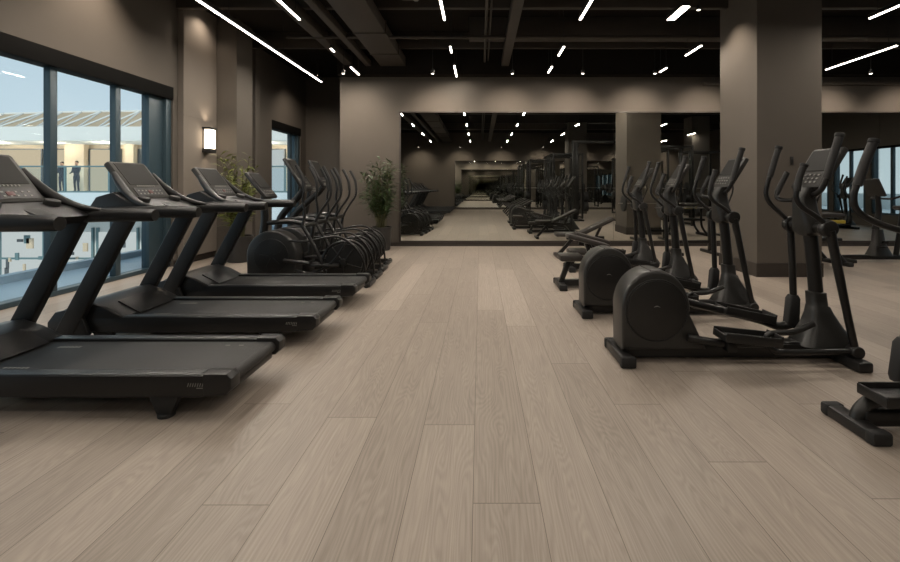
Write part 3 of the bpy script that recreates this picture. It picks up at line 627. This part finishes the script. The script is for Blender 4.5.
# ------------------------------------------------------------------ cross trainers with a front drum (x: 0 at the aisle, front at about -1.7; user faces -x)
def make_front_drive(ztop, cx_top, cx_bot, zbot, label, loc):
    t = empty('front_drum_trainer', label, 'cross trainer', loc, 'front drum trainers left of the aisle')
    f = MB().box(-0.085, 0.0, -0.18, 0.18, 0.0, 0.06, 0.014).build('rear_foot', 'plastic', t)
    for s in (-1, 1): MB().cyl((-0.0425, s*0.165, 0.035), (-0.0425, s*0.21, 0.035), 0.035, bev=0.008).build('foot_cap', 'rubber', f)
    MB().box(-1.66, -0.04, -0.045, 0.045, 0.02, 0.09, 0.01).build('base_rail', 'metal', t)
    MB().box(-1.70, -1.60, -0.2, 0.2, 0.0, 0.07, 0.014).build('front_foot', 'plastic', t)
    cx, cz, r = -1.30, 0.40, 0.33
    pts = [(-1.62, 0.07), (-0.99, 0.07)]
    for k in range(29):
        a = math.radians(-8 + (196)*k/28); pts.append((cx+r*math.cos(a), cz+r*math.sin(a)))
    h = MB().prism(pts, -0.12, 0.12, 0.028, 3).build('drum_housing', 'shell', t)
    for s in (-1, 1):
        MB().cyl((cx, s*0.116, cz), (cx, s*0.127, cz), 0.225, n=40, bev=0.004).build('side_cover', 'plastic', h)
        k = MB()
        for q in range(5):
            a = 2*PI*q/5+0.5; k.bar((cx+0.03*math.cos(a), s*0.128, cz+0.03*math.sin(a)), (cx+0.15*math.cos(a), s*0.128, cz+0.15*math.sin(a)), 0.012, 0.006, 0)
        k.build('cover_spokes', 'shell', h)
    MB().tube([(-1.48, 0, 0.5), (-1.44, 0, 0.85), (cx_bot-0.12, 0, zbot-0.05), (cx_bot-0.10, 0, zbot+0.08)], [0.06, 0.05, 0.046, 0.04], n=14).build('upright', 'metal', t)
    a = Vector((cx_bot, 0, zbot)); b = Vector((cx_top, 0, ztop)); d = b-a; n = Vector((d.z, 0, -d.x)).normalized()
    c = MB().bar(a - n*0.028, b - n*0.028, 0.05, 0.34, 0.02).build('console', 'plastic', t)
    def onf(u, v, off=0.0015): p = a + d*u + n*off; return Vector((p.x, v, p.z))
    MB().bar(onf(0.36, 0), onf(0.92, 0), 0.004, 0.27, 0).build('screen', 'screen', c)
    k = MB()
    for i in range(6):
        for j in range(2): k.bar(onf(0.12+0.1*j, -0.11+i*0.044), onf(0.12+0.1*j+0.035, -0.11+i*0.044), 0.006, 0.018, 0)
    k.build('key_print', 'mark', c)
    MB().tube([(-1.42, 0, 0.82), (-1.1, 0, 0.84), (-0.86, 0, 0.80)], 0.034, n=12).build('pivot_bracket', 'metal', t)
    ax = MB().cyl((-0.86, -0.2, 0.80), (-0.86, 0.2, 0.80), 0.03).build('pivot_axle', 'metal', t)
    for s in (-1, 1):
        o = 0.10*s
        a_ = MB().tube([(-0.86, s*0.2, 0.80), (-0.80+o*0.3, s*0.205, 0.96), (-0.75+o, s*0.21, 1.14), (-0.73+o, s*0.21, 1.26)], 0.017, n=10).build('moving_arm', 'metal', t)
        MB().tube([(-0.73+o, s*0.21, 1.24), (-0.75+o, s*0.21, 1.40), (-0.81+o, s*0.21, 1.53), (-0.84+o, s*0.21, 1.58)], 0.022, n=10).build('grip', 'grip', a_)
        MB().tube([(-0.86, s*0.2, 0.80), (-0.80-o, s*0.2, 0.52), (-0.76-o*1.5, s*0.18, 0.30)], 0.024, n=10).build('link_arm', 'metal', t)
        MB().tube([(-1.12, s*0.15, 0.45+o), (-0.76-o*1.5, s*0.16, 0.29), (-0.40, s*0.15, 0.27)], 0.023, n=10).build('pedal_arm', 'metal', t)
        p = MB().box(-0.86-o, -0.50-o, s*0.16-0.07, s*0.16+0.07, 0.31+o*0.3, 0.335+o*0.3, 0.008).box(-0.87-o, -0.855-o, s*0.16-0.075, s*0.16+0.075, 0.31+o*0.3, 0.38+o*0.3, 0.005).build('pedal', 'plastic', t)
        w_ = MB().ring((-0.37, s*0.09, 0.31), 0.27, 0.017, n=36)
        for q in range(5):
            an = 2*PI*q/5 + 0.3*s
            w_.tube([(-0.37+0.03*math.cos(an), s*0.09, 0.31+0.03*math.sin(an)), (-0.37+0.27*math.cos(an), s*0.09, 0.31+0.27*math.sin(an))], 0.011, n=6, smooth=False)
        w_.cyl((-0.37, s*0.06, 0.31), (-0.37, s*0.12, 0.31), 0.05, bev=0.01).build('crank_wheel', 'metal', t)
        MB().cyl((-0.37, s*0.05, 0.31), (-0.37, s*0.075, 0.31), 0.245, n=36, bev=0.006).build('wheel_cover', 'plastic', t)
        if s > 0: continue
        MB().tube([(-1.05, s*0.13, 0.60), (-0.80, s*0.17, 0.60), (-0.45, s*0.17, 0.66), (-0.24, s*0.16, 0.56), (-0.10, s*0.14, 0.35), (-0.06, s*0.12, 0.06)], 0.015, n=10).build('guard_tube', 'metal', t)
        MB().tube([(-0.98, s*0.15, 0.22), (-0.72, s*0.185, 0.20), (-0.48, s*0.185, 0.34), (-0.30, s*0.175, 0.60)], 0.014, n=10).build('guard_tube', 'metal', t)
    return t
fdl = ['nearest the treadmills, its round drum in plain view', 'second from the treadmills', 'third from the treadmills', 'nearest the potted palm, its wheel at the aisle end']
make_front_drive(1.50, -1.60, -1.33, 1.17, 'black cross trainer with low console, ' + fdl[0], (-1.42, 5.98, 0))
p0 = make_front_drive(1.72, -1.31, -1.02, 1.26, 'black cross trainer ' + fdl[1], (-1.44, 6.50, 0))
make_front_drive(1.72, -1.13, -0.90, 1.30, 'black cross trainer ' + fdl[2], (-1.47, 7.04, 0))
make_front_drive(1.50, -1.50, -1.25, 1.2, 'black cross trainer ' + fdl[3], (-1.52, 7.62, 0))

# ------------------------------------------------------------------ plants
def plant(label, loc, pot_r, pot_h, n_stem, height, spread, m, seed, leaf=0.24):
    rnd = random.Random(seed)
    t = empty('potted_palm', label, 'potted plant', loc)
    MB().lathe([(pot_r*0.78, 0), (pot_r*0.86, 0.01), (pot_r, pot_h-0.03), (pot_r*1.03, pot_h-0.03), (pot_r*1.03, pot_h), (pot_r*0.92, pot_h), (pot_r*0.9, pot_h-0.05)]).build('pot', 'pot', t)
    MB().lathe([(pot_r*0.88, pot_h-0.06), (pot_r*0.9, pot_h-0.04), (0.01, pot_h-0.03)]).build('soil', 'soil', t)
    st = MB(); lf = MB()
    for i in range(n_stem):
        a = rnd.uniform(0, 2*PI); r0 = pot_r*0.5*rnd.random(); sp = spread*rnd.uniform(0.2, 1.0); hh = height*rnd.uniform(0.55, 1.0)
        p0 = Vector((math.cos(a)*r0, math.sin(a)*r0, pot_h-0.05)); p2 = Vector((math.cos(a)*sp, math.sin(a)*sp, hh)); p1 = (p0*0.6+p2*0.4) + Vector((0, 0, 0.22*hh))*0.5
        pts = [p0, p1, p2]; st.tube(pts, [0.010, 0.007, 0.003], n=6, per=5)
        nl = 26
        for k in range(nl):
            u = 0.28 + 0.72*k/(nl-1)
            b = p0*(1-u)**2 + p1*2*u*(1-u) + p2*u*u
            tg = ((p1-p0)*(1-u)+(p2-p1)*u).normalized()
            side = tg.cross(Vector((rnd.uniform(-1, 1), rnd.uniform(-1, 1), rnd.uniform(-0.3, 0.3)))).normalized()
            L = leaf*rnd.uniform(0.55, 1.1)*(0.6+0.8*u*(1.15-u)*1.6); dirv = (tg*0.55+side*0.9+Vector((0, 0, rnd.uniform(-0.25, 0.25)))).normalized()
            wv = dirv.cross(Vector((rnd.uniform(-.5, .5), rnd.uniform(-.5, .5), 1))).normalized()*L*0.085
            q1 = b+dirv*L*0.45+Vector((0, 0, 0.02*L)); q2 = b+dirv*L+Vector((0, 0, -0.22*L))
            v = [lf.bm.verts.new(p) for p in (b, q1+wv, q2, q1-wv)]
            lf.bm.faces.new((v[0], v[1], v[3])); lf.bm.faces.new((v[1], v[2], v[3]))
    st.build('stems', 'stem', t); lf.build('leaves', m, t, smooth=False)
    return t
plant('bushy potted palm in a dark planter against the far wall, left of the mirror', (-2.04, 9.30, 0), 0.21, 0.48, 44, 1.88, 0.44, 'leaf', 3)
plant('leafy potted palm by the pilaster behind the treadmill consoles', (-4.20, 7.85, 0), 0.22, 0.45, 30, 1.88, 0.36, 'lit_leaf', 5, 0.26)

# ------------------------------------------------------------------ strength area (mostly seen through the mirror)
def bench_parts(t, incline=True):
    MB().box(-0.55, -0.48, -0.24, 0.24, 0, 0.06, 0.012).build('foot_bar', 'metal', t)
    MB().box(0.48, 0.55, -0.24, 0.24, 0, 0.06, 0.012).build('foot_bar', 'metal', t)
    MB().bar((-0.5, 0, 0.04), (-0.2, 0, 0.38), 0.06, 0.07, 0.008).bar((0.5, 0, 0.04), (0.2, 0, 0.38), 0.06, 0.07, 0.008).box(-0.35, 0.35, -0.03, 0.03, 0.33, 0.39, 0.006).build('frame', 'metal', t)
    MB().box(-0.56, -0.15, -0.15, 0.15, 0.39, 0.46, 0.02).build('seat', 'vinyl', t)
    if incline: MB().bar((-0.12, 0, 0.42), (0.5, 0, 0.72), 0.07, 0.28, 0.02).bar((0.2, 0, 0.38), (0.3, 0, 0.58), 0.04, 0.05, 0.004).build('backrest', 'vinyl', t)
    else: MB().box(-0.13, 0.62, -0.15, 0.15, 0.39, 0.46, 0.02).build('backrest', 'vinyl', t)
def make_bench(label, loc, incline=True):
    t = empty('weight_bench', label, 'weight bench', loc, 'weight benches'); bench_parts(t, incline); return t
bn = make_bench('low black weight bench beside the viewpoint, seen only in the mirror', (1.75, 0.6, 0))
for x, y, lab in ((1.95, 8.35, 'low black weight bench standing before the mirror, behind the fourth trainer on the right'), (1.75, -0.6, 'second black weight bench of the mirrored row'), (1.75, -1.8, 'third black weight bench of the mirrored row'), (1.75, -3.0, 'fourth black weight bench of the mirrored row'), (1.75, -4.2, 'fifth black weight bench of the mirrored row')):
    place(bn, (x, y, 0), lab, False)

def make_rack(label, loc, hgt=2.7):
    t = empty('power_rack', label, 'power rack', loc, 'power racks in the mirror')
    for x in (-0.6, 0.6):
        for y in (-0.42, 0.42): MB().box(x-0.035, x+0.035, y-0.035, y+0.035, 0, hgt, 0.004).build('post', 'metal', t)
    for x in (-0.6, 0.6):
        for z in (0.06, hgt-0.04): MB().box(x-0.03, x+0.03, -0.4, 0.4, z-0.03, z+0.03, 0.003).build('side_beam', 'metal', t)
    for y in (-0.42, 0.42): MB().box(-0.58, 0.58, y-0.03, y+0.03, hgt-0.08, hgt-0.02, 0.003).build('top_beam', 'metal', t)
    b = MB().cyl((-1.0, -0.5, 1.25), (1.0, -0.5, 1.25), 0.014).build('barbell', 'steel', t)
    for s in (-1, 1):
        MB().cyl((s*0.82, -0.5, 1.25), (s*0.88, -0.5, 1.25), 0.225, bev=0.01, n=28).build('weight_plate', 'rubber', b)
        MB().box(s*0.6-0.03, s*0.6+0.03, -0.54, -0.45, 1.19, 1.24, 0.006).build('hook', 'metal', t)
        for z in (0.5, 0.9): MB().cyl((s*0.64, 0.42, z), (s*0.82, 0.42, z), 0.20, bev=0.01, n=24).build('weight_plate', 'rubber', t)
    return t
rk = make_rack('black power rack beside the viewpoint, nearest of the racks in the mirror', (3.6, 0.9, 0))
for x, y, lab in ((3.6, -0.6, 'black power rack second in the mirrored row'), (3.2, -4.6, 'black power rack at the far end of the mirrored row'), (6.6, 0.4, 'black power rack further right behind the viewpoint'), (7.2, -2.2, 'black power rack behind the pillar of the opposite half'), (6.5, 4.3, 'black power rack right of the view, nearest the mirror wall'), (6.4, 2.6, 'black power rack right of the view, second from the mirror wall'), (8.6, 2.2, 'black power rack near the right hand windows'), (3.1, -3.1, 'black power rack third in the mirrored row')):
    place(rk, (x, y, 0), lab, False)

t = empty('cable_crossover', 'tall black cable machine with a top frame, seen in the mirror left of the pillar', 'cable machine', (4.55, 2.45, 0))
for s in (-1, 1):
    w_ = MB().box(s*0.9-0.09, s*0.9+0.09, -0.12, -0.05, 0, 3.0, 0.006).box(s*0.9-0.09, s*0.9+0.09, 0.05, 0.12, 0, 3.0, 0.006).build('tower', 'metal', t)
    MB().box(s*0.9-0.3, s*0.9+0.3, -0.3, 0.3, 0, 0.06, 0.012).build('tower_base', 'metal', t)
    k = MB()
    for q in range(12): k.box(s*0.9-0.08, s*0.9+0.08, -0.048, 0.048, 0.12+q*0.06, 0.17+q*0.06, 0.004)
    k.build('weight_stack', 'rubber', t)
    MB().cyl((s*0.9, 0, 0.8), (s*0.9, 0, 2.95), 0.012, n=8).build('guide_rod', 'steel', t)
    MB().tube([(s*0.80, 0, 2.85), (s*0.72, 0, 2.3), (s*0.70, 0, 1.8)], 0.006, n=6).ring((s*0.70, 0, 1.74), 0.05, 0.012).build('cable_handle', 'rubber', t)
    MB().cyl((s*0.8, -0.03, 2.9), (s*0.8, 0.03, 2.9), 0.07, bev=0.008).build('pulley', 'plastic', t)
MB().box(-1.0, 1.0, -0.05, 0.05, 2.98, 3.08, 0.006).box(-1.0, 1.0, -0.3, -0.25, 2.98, 3.04, 0.004).box(-0.95, -0.85, -0.3, 0.1, 2.98, 3.06, 0.004).box(0.85, 0.95, -0.3, 0.1, 2.98, 3.06, 0.004).build('top_frame', 'metal', t)

# squat stand close to the mirror wall
t = empty('squat_stand', 'low black barbell stand in front of the mirror, behind the elliptical trainers', 'barbell stand', (4.15, 8.8, 0))
for s in (-1, 1):
    MB().box(s*0.35-0.035, s*0.35+0.035, -0.035, 0.035, 0.04, 0.92, 0.006).build('post', 'metal', t)
    MB().box(s*0.35-0.035, s*0.35+0.035, -0.35, 0.35, 0, 0.06, 0.012).build('foot_bar', 'plastic', t)
MB().box(-0.35, 0.35, -0.025, 0.025, 0.2, 0.26, 0.006).build('cross_bar', 'metal', t)
b = MB().cyl((-0.75, -0.06, 0.9), (0.75, -0.06, 0.9), 0.013).build('barbell', 'steel', t)
for s in (-1, 1): MB().cyl((s*0.60, -0.06, 0.9), (s*0.65, -0.06, 0.9), 0.2, bev=0.01, n=28).build('weight_plate', 'rubber', b)

# preacher style bench half behind the pillar
t = empty('curl_bench', 'black padded bench with a yellow pad edge, half hidden behind the pillar', 'weight bench', (5.62, 7.65, 0), 'weight benches')
MB().box(-0.45, 0.34, -0.32, 0.28, 0.80, 0.87, 0.025).build('pad', 'vinyl', t)
MB().box(0.0, 0.36, -0.30, -0.24, 0.70, 0.76, 0.015).build('pad_edge', 'yellow', t)
MB().box(-0.4, 0.34, -0.26, 0.22, 0.40, 0.46, 0.015).build('shelf', 'metal', t)
for x, xf in ((-0.4, -0.45), (0.25, 0.40)):
    for y in (-0.22, 0.2): MB().tube([(x, y, 0.80), (x, y, 0.30), (xf, y-0.02, 0.05)], 0.03, n=10).build('leg', 'metal', t)
    MB().box(xf-0.05, xf+0.05, -0.36, 0.3, 0, 0.07, 0.02).build('foot_bar', 'rubber', t)

def make_bike(label, loc):
    t = empty('exercise_bike', label, 'exercise bike', loc, 'exercise bikes')
    MB().box(-0.55, -0.46, -0.25, 0.25, 0, 0.06, 0.014).build('foot_bar', 'plastic', t)
    MB().box(0.62, 0.70, -0.25, 0.25, 0, 0.06, 0.014).build('foot_bar', 'plastic', t)
    MB().box(-0.5, 0.66, -0.04, 0.04, 0.03, 0.11, 0.012).build('base_rail', 'metal', t)
    MB().loft([(0.12, 0, 0.10, 0.20, 0.11), (0.12, 0, 0.16, 0.17, 0.10), (0.11, 0, 0.32, 0.09, 0.075), (0.10, 0, 0.56, 0.065, 0.06)]).build('body', 'shell', t)
    MB().tube([(0.06, 0, 0.55), (0.12, 0, 0.85), (0.10, 0, 1.16)], [0.055, 0.045, 0.04], n=14).build('handlebar_post', 'metal', t)
    MB().tube([(0.42, 0, 0.1), (0.50, 0, 0.6), (0.54, 0, 0.9)], 0.04, n=12).build('seat_post', 'metal', t)
    MB().loft([(0.56, 0, 0.89, 0.10, 0.08), (0.57, 0, 0.93, 0.15, 0.13), (0.57, 0, 0.97, 0.13, 0.10)]).build('saddle', 'vinyl', t)
    MB().tube([(0.12, -0.04, 1.1), (0.16, -0.2, 1.1), (0.32, -0.24, 1.16), (0.36, -0.2, 1.24)], 0.017, n=10).build('handlebar', 'grip', t)
    MB().tube([(0.12, 0.04, 1.1), (0.16, 0.2, 1.1), (0.32, 0.24, 1.16), (0.36, 0.2, 1.24)], 0.017, n=10).build('handlebar', 'grip', t)
    c = MB().bar((0.10, 0, 1.14), (-0.04, 0, 1.44), 0.05, 0.34, 0.015).build('console', 'bezel', t)
    MB().bar((0.113, 0, 1.20), (0.006, 0, 1.43), 0.004, 0.28, 0).build('screen', 'screen', c)
    MB().cyl((0.14, -0.14, 0.34), (0.14, 0.14, 0.34), 0.03).build('crank_axle', 'metal', t)
    for s in (-1, 1):
        MB().bar((0.14, s*0.13, 0.34), (0.14+s*0.12, s*0.13, 0.28), 0.03, 0.02).box(0.09+s*0.12, 0.19+s*0.12, s*0.19-0.05, s*0.19+0.05, 0.255, 0.285, 0.006).build('pedal', 'plastic', t)
    return t
bk = make_bike('black exercise bike right of the pillar, console facing the right edge', (6.88, 7.9, 0))
place(bk, (8.9, 5.3, 0), 'black exercise bike by the right hand windows, seen only in the mirror', False)
place(bk, (8.9, 6.4, 0), 'black exercise bike by the right hand windows, second one in the mirror', False)

# ------------------------------------------------------------------ the shopping centre outside
struct(MB().box(-6.4, XL-T, -12, 19, -0.4, 0.0, 0.0).box(-6.55, -6.4, -12, 19, -0.4, 0.10), 'terrace', 'paving')
struct(MB().box(-60, -6.55, -12, 40, -4.2, -4.0), 'plaza_floor', 'mallwhite')
YF = 20.0
t = empty('shopping_centre', 'bright shopping centre front across the atrium with balcony and shop windows', 'building', (-16, YF, -4.0))
def part(name, m, boxes, parent=t):
    mb = MB()
    for b in boxes: mb.box(b[0]+16, b[1]+16, b[2]-YF, b[3]-YF, b[4]+4, b[5]+4)
    return mb.build(name, m, parent, smooth=False)
XF0, XF1 = -34, -5.6
part('balcony_slab', 'mallblue', [(XF0, XF1, YF-2.2, YF+6, -0.05, 1.08)])
part('upper_wall', 'mallbeige', [(XF0, XF1, YF+1.2, YF+1.5, 1.08, 3.3)])
part('fascia', 'mallwhite', [(XF0, XF1, YF-0.8, YF+1.6, 3.28, 3.88)])
part('lower_wall', 'mallwhite', [(XF0, XF1, YF, YF+0.3, -4.0, -0.05)])
# curved lattice roof edge
lat = MB()
for i in range(57):
    x0 = XF0+16+i*0.5; x1 = x0+0.5
    b0 = 9.2 - 0.0022*(x0+0.5)**2; b1 = 9.2 - 0.0022*(x1+0.5)**2
    y0, y1, z0 = 1.0, 3.2, 7.9
    lat.quad((x0, y0, z0), (x1, y0, z0), (x1, y1, b1), (x0, y1, b0))
roof = lat.build('roof', 'malltan', t, smooth=False)
rib = MB()
for i in range(28):
    x0 = XF0+16+i*1.0
    for xa, xb in ((x0, x0+0.5), (x0+1.0, x0+0.5)):
        bz = 9.2 - 0.0022*(xb+0.5)**2
        rib.bar((xa, 0.97, 7.92), (xb, 3.15, bz), 0.09, 0.06, 0)
rib.tube([(XF0+16, 1.0, 7.9), (XF1+16, 1.0, 7.9)], 0.05, smooth=False)
rib.tube([(XF0+16+k, 3.2, 9.2-0.0022*(XF0+16+k+0.5)**2) for k in range(0, 29)], 0.07, n=6, smooth=False)
rib.build('roof_lattice', 'mallwhite', roof)
# upper shop windows
for a, b, m in ((-23.6, -20.6, 'shoplit'), (-20.2, -19.4, 'shoplit'), (-18.3, -16.9, 'shoplit'), (-16.0, -14.2, 'malldark'), (-13.9, -12.6, 'malldark'), (-12.2, -11.0, 'shopcool'), (-10.4, -9.2, 'shopcool'), (-8.8, -7.4, 'shopcool')):
    o = part('shop_window', m, [(a, b, YF+1.14, YF+1.22, 1.12, 3.05)])
    part('window_frame', 'malldark', [(a-0.05, a, YF+1.1, YF+1.22, 1.08, 3.1), (b, b+0.05, YF+1.1, YF+1.22, 1.08, 3.1), (a, b, YF+1.1, YF+1.22, 3.05, 3.1)], o)
o = part('shop_sign', 'shoplit', [(-15.4, -15.0, YF+1.1, YF+1.13, 2.5, 2.62), (-14.8, -14.35, YF+1.1, YF+1.13, 1.9, 2.65), (-15.3, -15.1, YF+1.1, YF+1.13, 1.3, 2.2)])
for k in range(6): part('added_soffit_glow', 'shopcool', [(-23+k*2.4, -22.8+k*2.4, YF+0.1, YF+0.3, 3.262, 3.285)])  # glowing squares added under the fascia, no known lamps
for k in range(8):
    l = bpy.data.lights.new('added_facade_light', 'POINT'); l.energy = 55; l.color = (1.0, 0.82, 0.60); l.shadow_soft_size = 0.1  # point lights added to brighten the upper shop front
    o = bpy.data.objects.new('added_facade_light', l); C.objects.link(o); o.location = (-23.9+k*2.4, YF+0.1, 3.1)
part('pier', 'mallbeige', [(-19.3, -18.4, YF+0.9, YF+1.25, 1.08, 3.3)])
part('pier', 'mallbeige', [(-16.5, -16.1, YF+0.9, YF+1.25, 1.08, 3.3)])
# lower shop windows with goods
for a, b in ((-24, -21.5), (-21.2, -19.2), (-18.9, -17.2), (-16.9, -15.2), (-14.9, -13.2), (-12.6, -11), (-10.6, -9), (-8.6, -7)):
    o = part('shop_window', 'shopcool', [(a, b, YF-0.06, YF, -2.9, -0.7)])
    part('window_frame', 'mallteal', [(a-0.08, a, YF-0.1, YF, -4, -0.5), (b, b+0.08, YF-0.1, YF, -4, -0.5), (a, b, YF-0.1, YF, -1.9, -1.82)], o)
    rr = random.Random(int(a*10))
    for k in range(10):
        x = rr.uniform(a+0.1, b-0.3); z = rr.uniform(-2.8, -1.1)
        part('window_display', ('malldark', 'mallbeige', 'mallteal')[k % 3], [(x, x+rr.uniform(0.08, 0.3), YF-0.12, YF-0.06, z, z+rr.uniform(0.1, 0.5))], o)
for x in (-22.5, -17.6, -12.8, -8.8): 
    MB().cyl((x+16, -1.6, 0), (x+16, -1.6, 3.95), 0.22).build('column', 'mallteal', t)
# balcony railing: own thing
g = empty('balcony_railing', 'glass balcony railing with teal metal posts across the atrium', 'railing', (-16, YF-2.1, 1.08))
MB().box(XF0+16, XF1+16, -0.03, 0.03, 1.0, 1.07, 0.01).build('top_rail', 'mallteal', g)
for k in range(16): MB().box(XF0+16+k*1.75-0.03, XF0+16+k*1.75+0.03, -0.03, 0.03, 0, 1.0).build('post', 'mallteal', g)
MB().box(XF0+16, XF1+16, -0.005, 0.005, 0.06, 0.97).build('glass_infill', 'pane', g)
MB().box(XF0+16, XF1+16, -0.02, 0.02, 0.0, 0.06).build('bottom_rail', 'mallteal', g)

def person(label, loc, hgt, m, rz=0, lean=0.0):
    t = empty('person', label, 'person', loc, rz=rz)
    k = hgt/1.75
    V = [(0, 0, 0.95), (0, 0, 1.15), (0, 0, 1.40), (0, 0, 1.50), (0.17, 0, 1.42), (0.22, -0.06, 1.14), (0.20, -0.26, 1.02), (-0.17, 0, 1.42), (-0.22, -0.04, 1.14), (-0.19, -0.24, 1.02),
         (0.09, 0, 0.88), (0.10, -0.02, 0.48), (0.10, 0.02, 0.06), (0.10, -0.14, 0.03), (-0.09, 0, 0.88), (-0.10, -0.02, 0.48), (-0.10, 0.02, 0.06), (-0.10, -0.14, 0.03)]
    E = [(0, 1), (1, 2), (2, 3), (2, 4), (4, 5), (5, 6), (2, 7), (7, 8), (8, 9), (0, 10), (10, 11), (11, 12), (12, 13), (0, 14), (14, 15), (15, 16), (16, 17)]
    R = [.14, .13, .13, .055, .065, .045, .035, .065, .045, .035, .09, .06, .045, .04, .09, .06, .045, .04]
    b = MB()
    for i, j in E:
        b.tube([Vector(V[i])*k, Vector(V[j])*k], [R[i]*k, R[j]*k], n=10, smooth=False)
    o = b.build('body', m, t)
    rm = o.modifiers.new('merge', 'REMESH'); rm.mode = 'VOXEL'; rm.voxel_size = 0.03; rm.use_smooth_shade = True
    MB().lathe([(0.01, 1.50*k), (0.055*k, 1.53*k), (0.078*k, 1.60*k), (0.082*k, 1.66*k), (0.065*k, 1.73*k), (0.01, 1.76*k)], n=14).bar(Vector((0, -0.075, 1.60))*k, Vector((0, -0.085, 1.655))*k, 0.02, 0.03, 0.004).build('head', 'skin', t)
    MB().lathe([(0.084*k, 1.655*k), (0.088*k, 1.69*k), (0.07*k, 1.745*k), (0.01, 1.775*k)], (0, 0.012*k, 0), n=14).build('hair', 'hair', t)
    return t
person('shorter person in dark clothes behind the balcony railing, left one of two', (-18.3, YF-0.3, 1.08), 1.32, 'cloth')
person('slightly taller person in dark clothes behind the balcony railing, right one of two', (-17.75, YF-0.2, 1.08), 1.36, 'cloth')
person('person standing at the balcony seen at the left edge of the window', (-21.2, YF-0.3, 1.08), 1.75, 'clothb')

# what the right windows look out on: pale terrace
struct(MB().box(XR+T, 40, -12, 26, -0.4, 0.0), 'terrace.001', 'paving')
struct(MB().box(24, 24.5, -12, 26, 0, 0.9), 'parapet', 'mallwhite')

# lamp added to brighten the centre's front across the atrium (it travels away from the room's windows)
l = bpy.data.lights.new('atrium_fill_sun', 'SUN'); l.energy = 2.6; l.color = (1.0, 0.90, 0.76); l.angle = math.radians(6)
o = bpy.data.objects.new('atrium_fill_sun', l); C.objects.link(o); o.rotation_euler = Vector((-0.22, 0.85, -0.42)).to_track_quat('-Z', 'Y').to_euler()
# ------------------------------------------------------------------ sky
wd = bpy.data.worlds.new('World'); S.world = wd; wd.use_nodes = True
nt = wd.node_tree; bg = nt.nodes['Background']
tc = nt.nodes.new('ShaderNodeTexCoord'); sp = nt.nodes.new('ShaderNodeSeparateXYZ'); cr = nt.nodes.new('ShaderNodeValToRGB'); nz = nt.nodes.new('ShaderNodeTexNoise'); ad = nt.nodes.new('ShaderNodeMath'); ml = nt.nodes.new('ShaderNodeMath')
nz.inputs['Scale'].default_value = 2.5; nz.inputs['Detail'].default_value = 5; ml.operation = 'MULTIPLY_ADD'; ml.inputs[1].default_value = 0.25; 
nt.links.new(tc.outputs['Generated'], sp.inputs[0]); nt.links.new(tc.outputs['Generated'], nz.inputs['Vector'])
nt.links.new(nz.outputs['Fac'], ml.inputs[0]); nt.links.new(sp.outputs['Z'], ml.inputs[2]); nt.links.new(ml.outputs[0], cr.inputs[0])
e = cr.color_ramp.elements; e[0].position = 0.0; e[0].color = (0.80, 0.84, 0.84, 1); e[1].position = 0.6; e[1].color = (0.38, 0.475, 0.53, 1)
nt.links.new(cr.outputs[0], bg.inputs['Color']); bg.inputs['Strength'].default_value = 1.22

# ------------------------------------------------------------------ camera and view
cam = bpy.data.cameras.new('camera'); co = bpy.data.objects.new('camera', cam); C.objects.link(co)
co.location = (0, 0, H); co.rotation_euler = (PI/2, 0, 0)
cam.sensor_fit = 'HORIZONTAL'; cam.sensor_width = 36.0; cam.lens = 36.0*F/900
cam.shift_x = -(VX-450)/900; cam.shift_y = -(281-VY)/900
cam.clip_end = 200; cam.clip_start = 0.02
S.camera = co
S.view_settings.view_transform = 'Standard'; S.view_settings.look = 'None'; S.view_settings.gamma = 1.0; S.view_settings.use_curve_mapping = False
S.view_settings.exposure = 0.0
S.cycles.max_bounces = 18; S.cycles.glossy_bounces = 14; S.cycles.diffuse_bounces = 4; S.cycles.transparent_max_bounces = 16
S.cycles.use_denoising = True
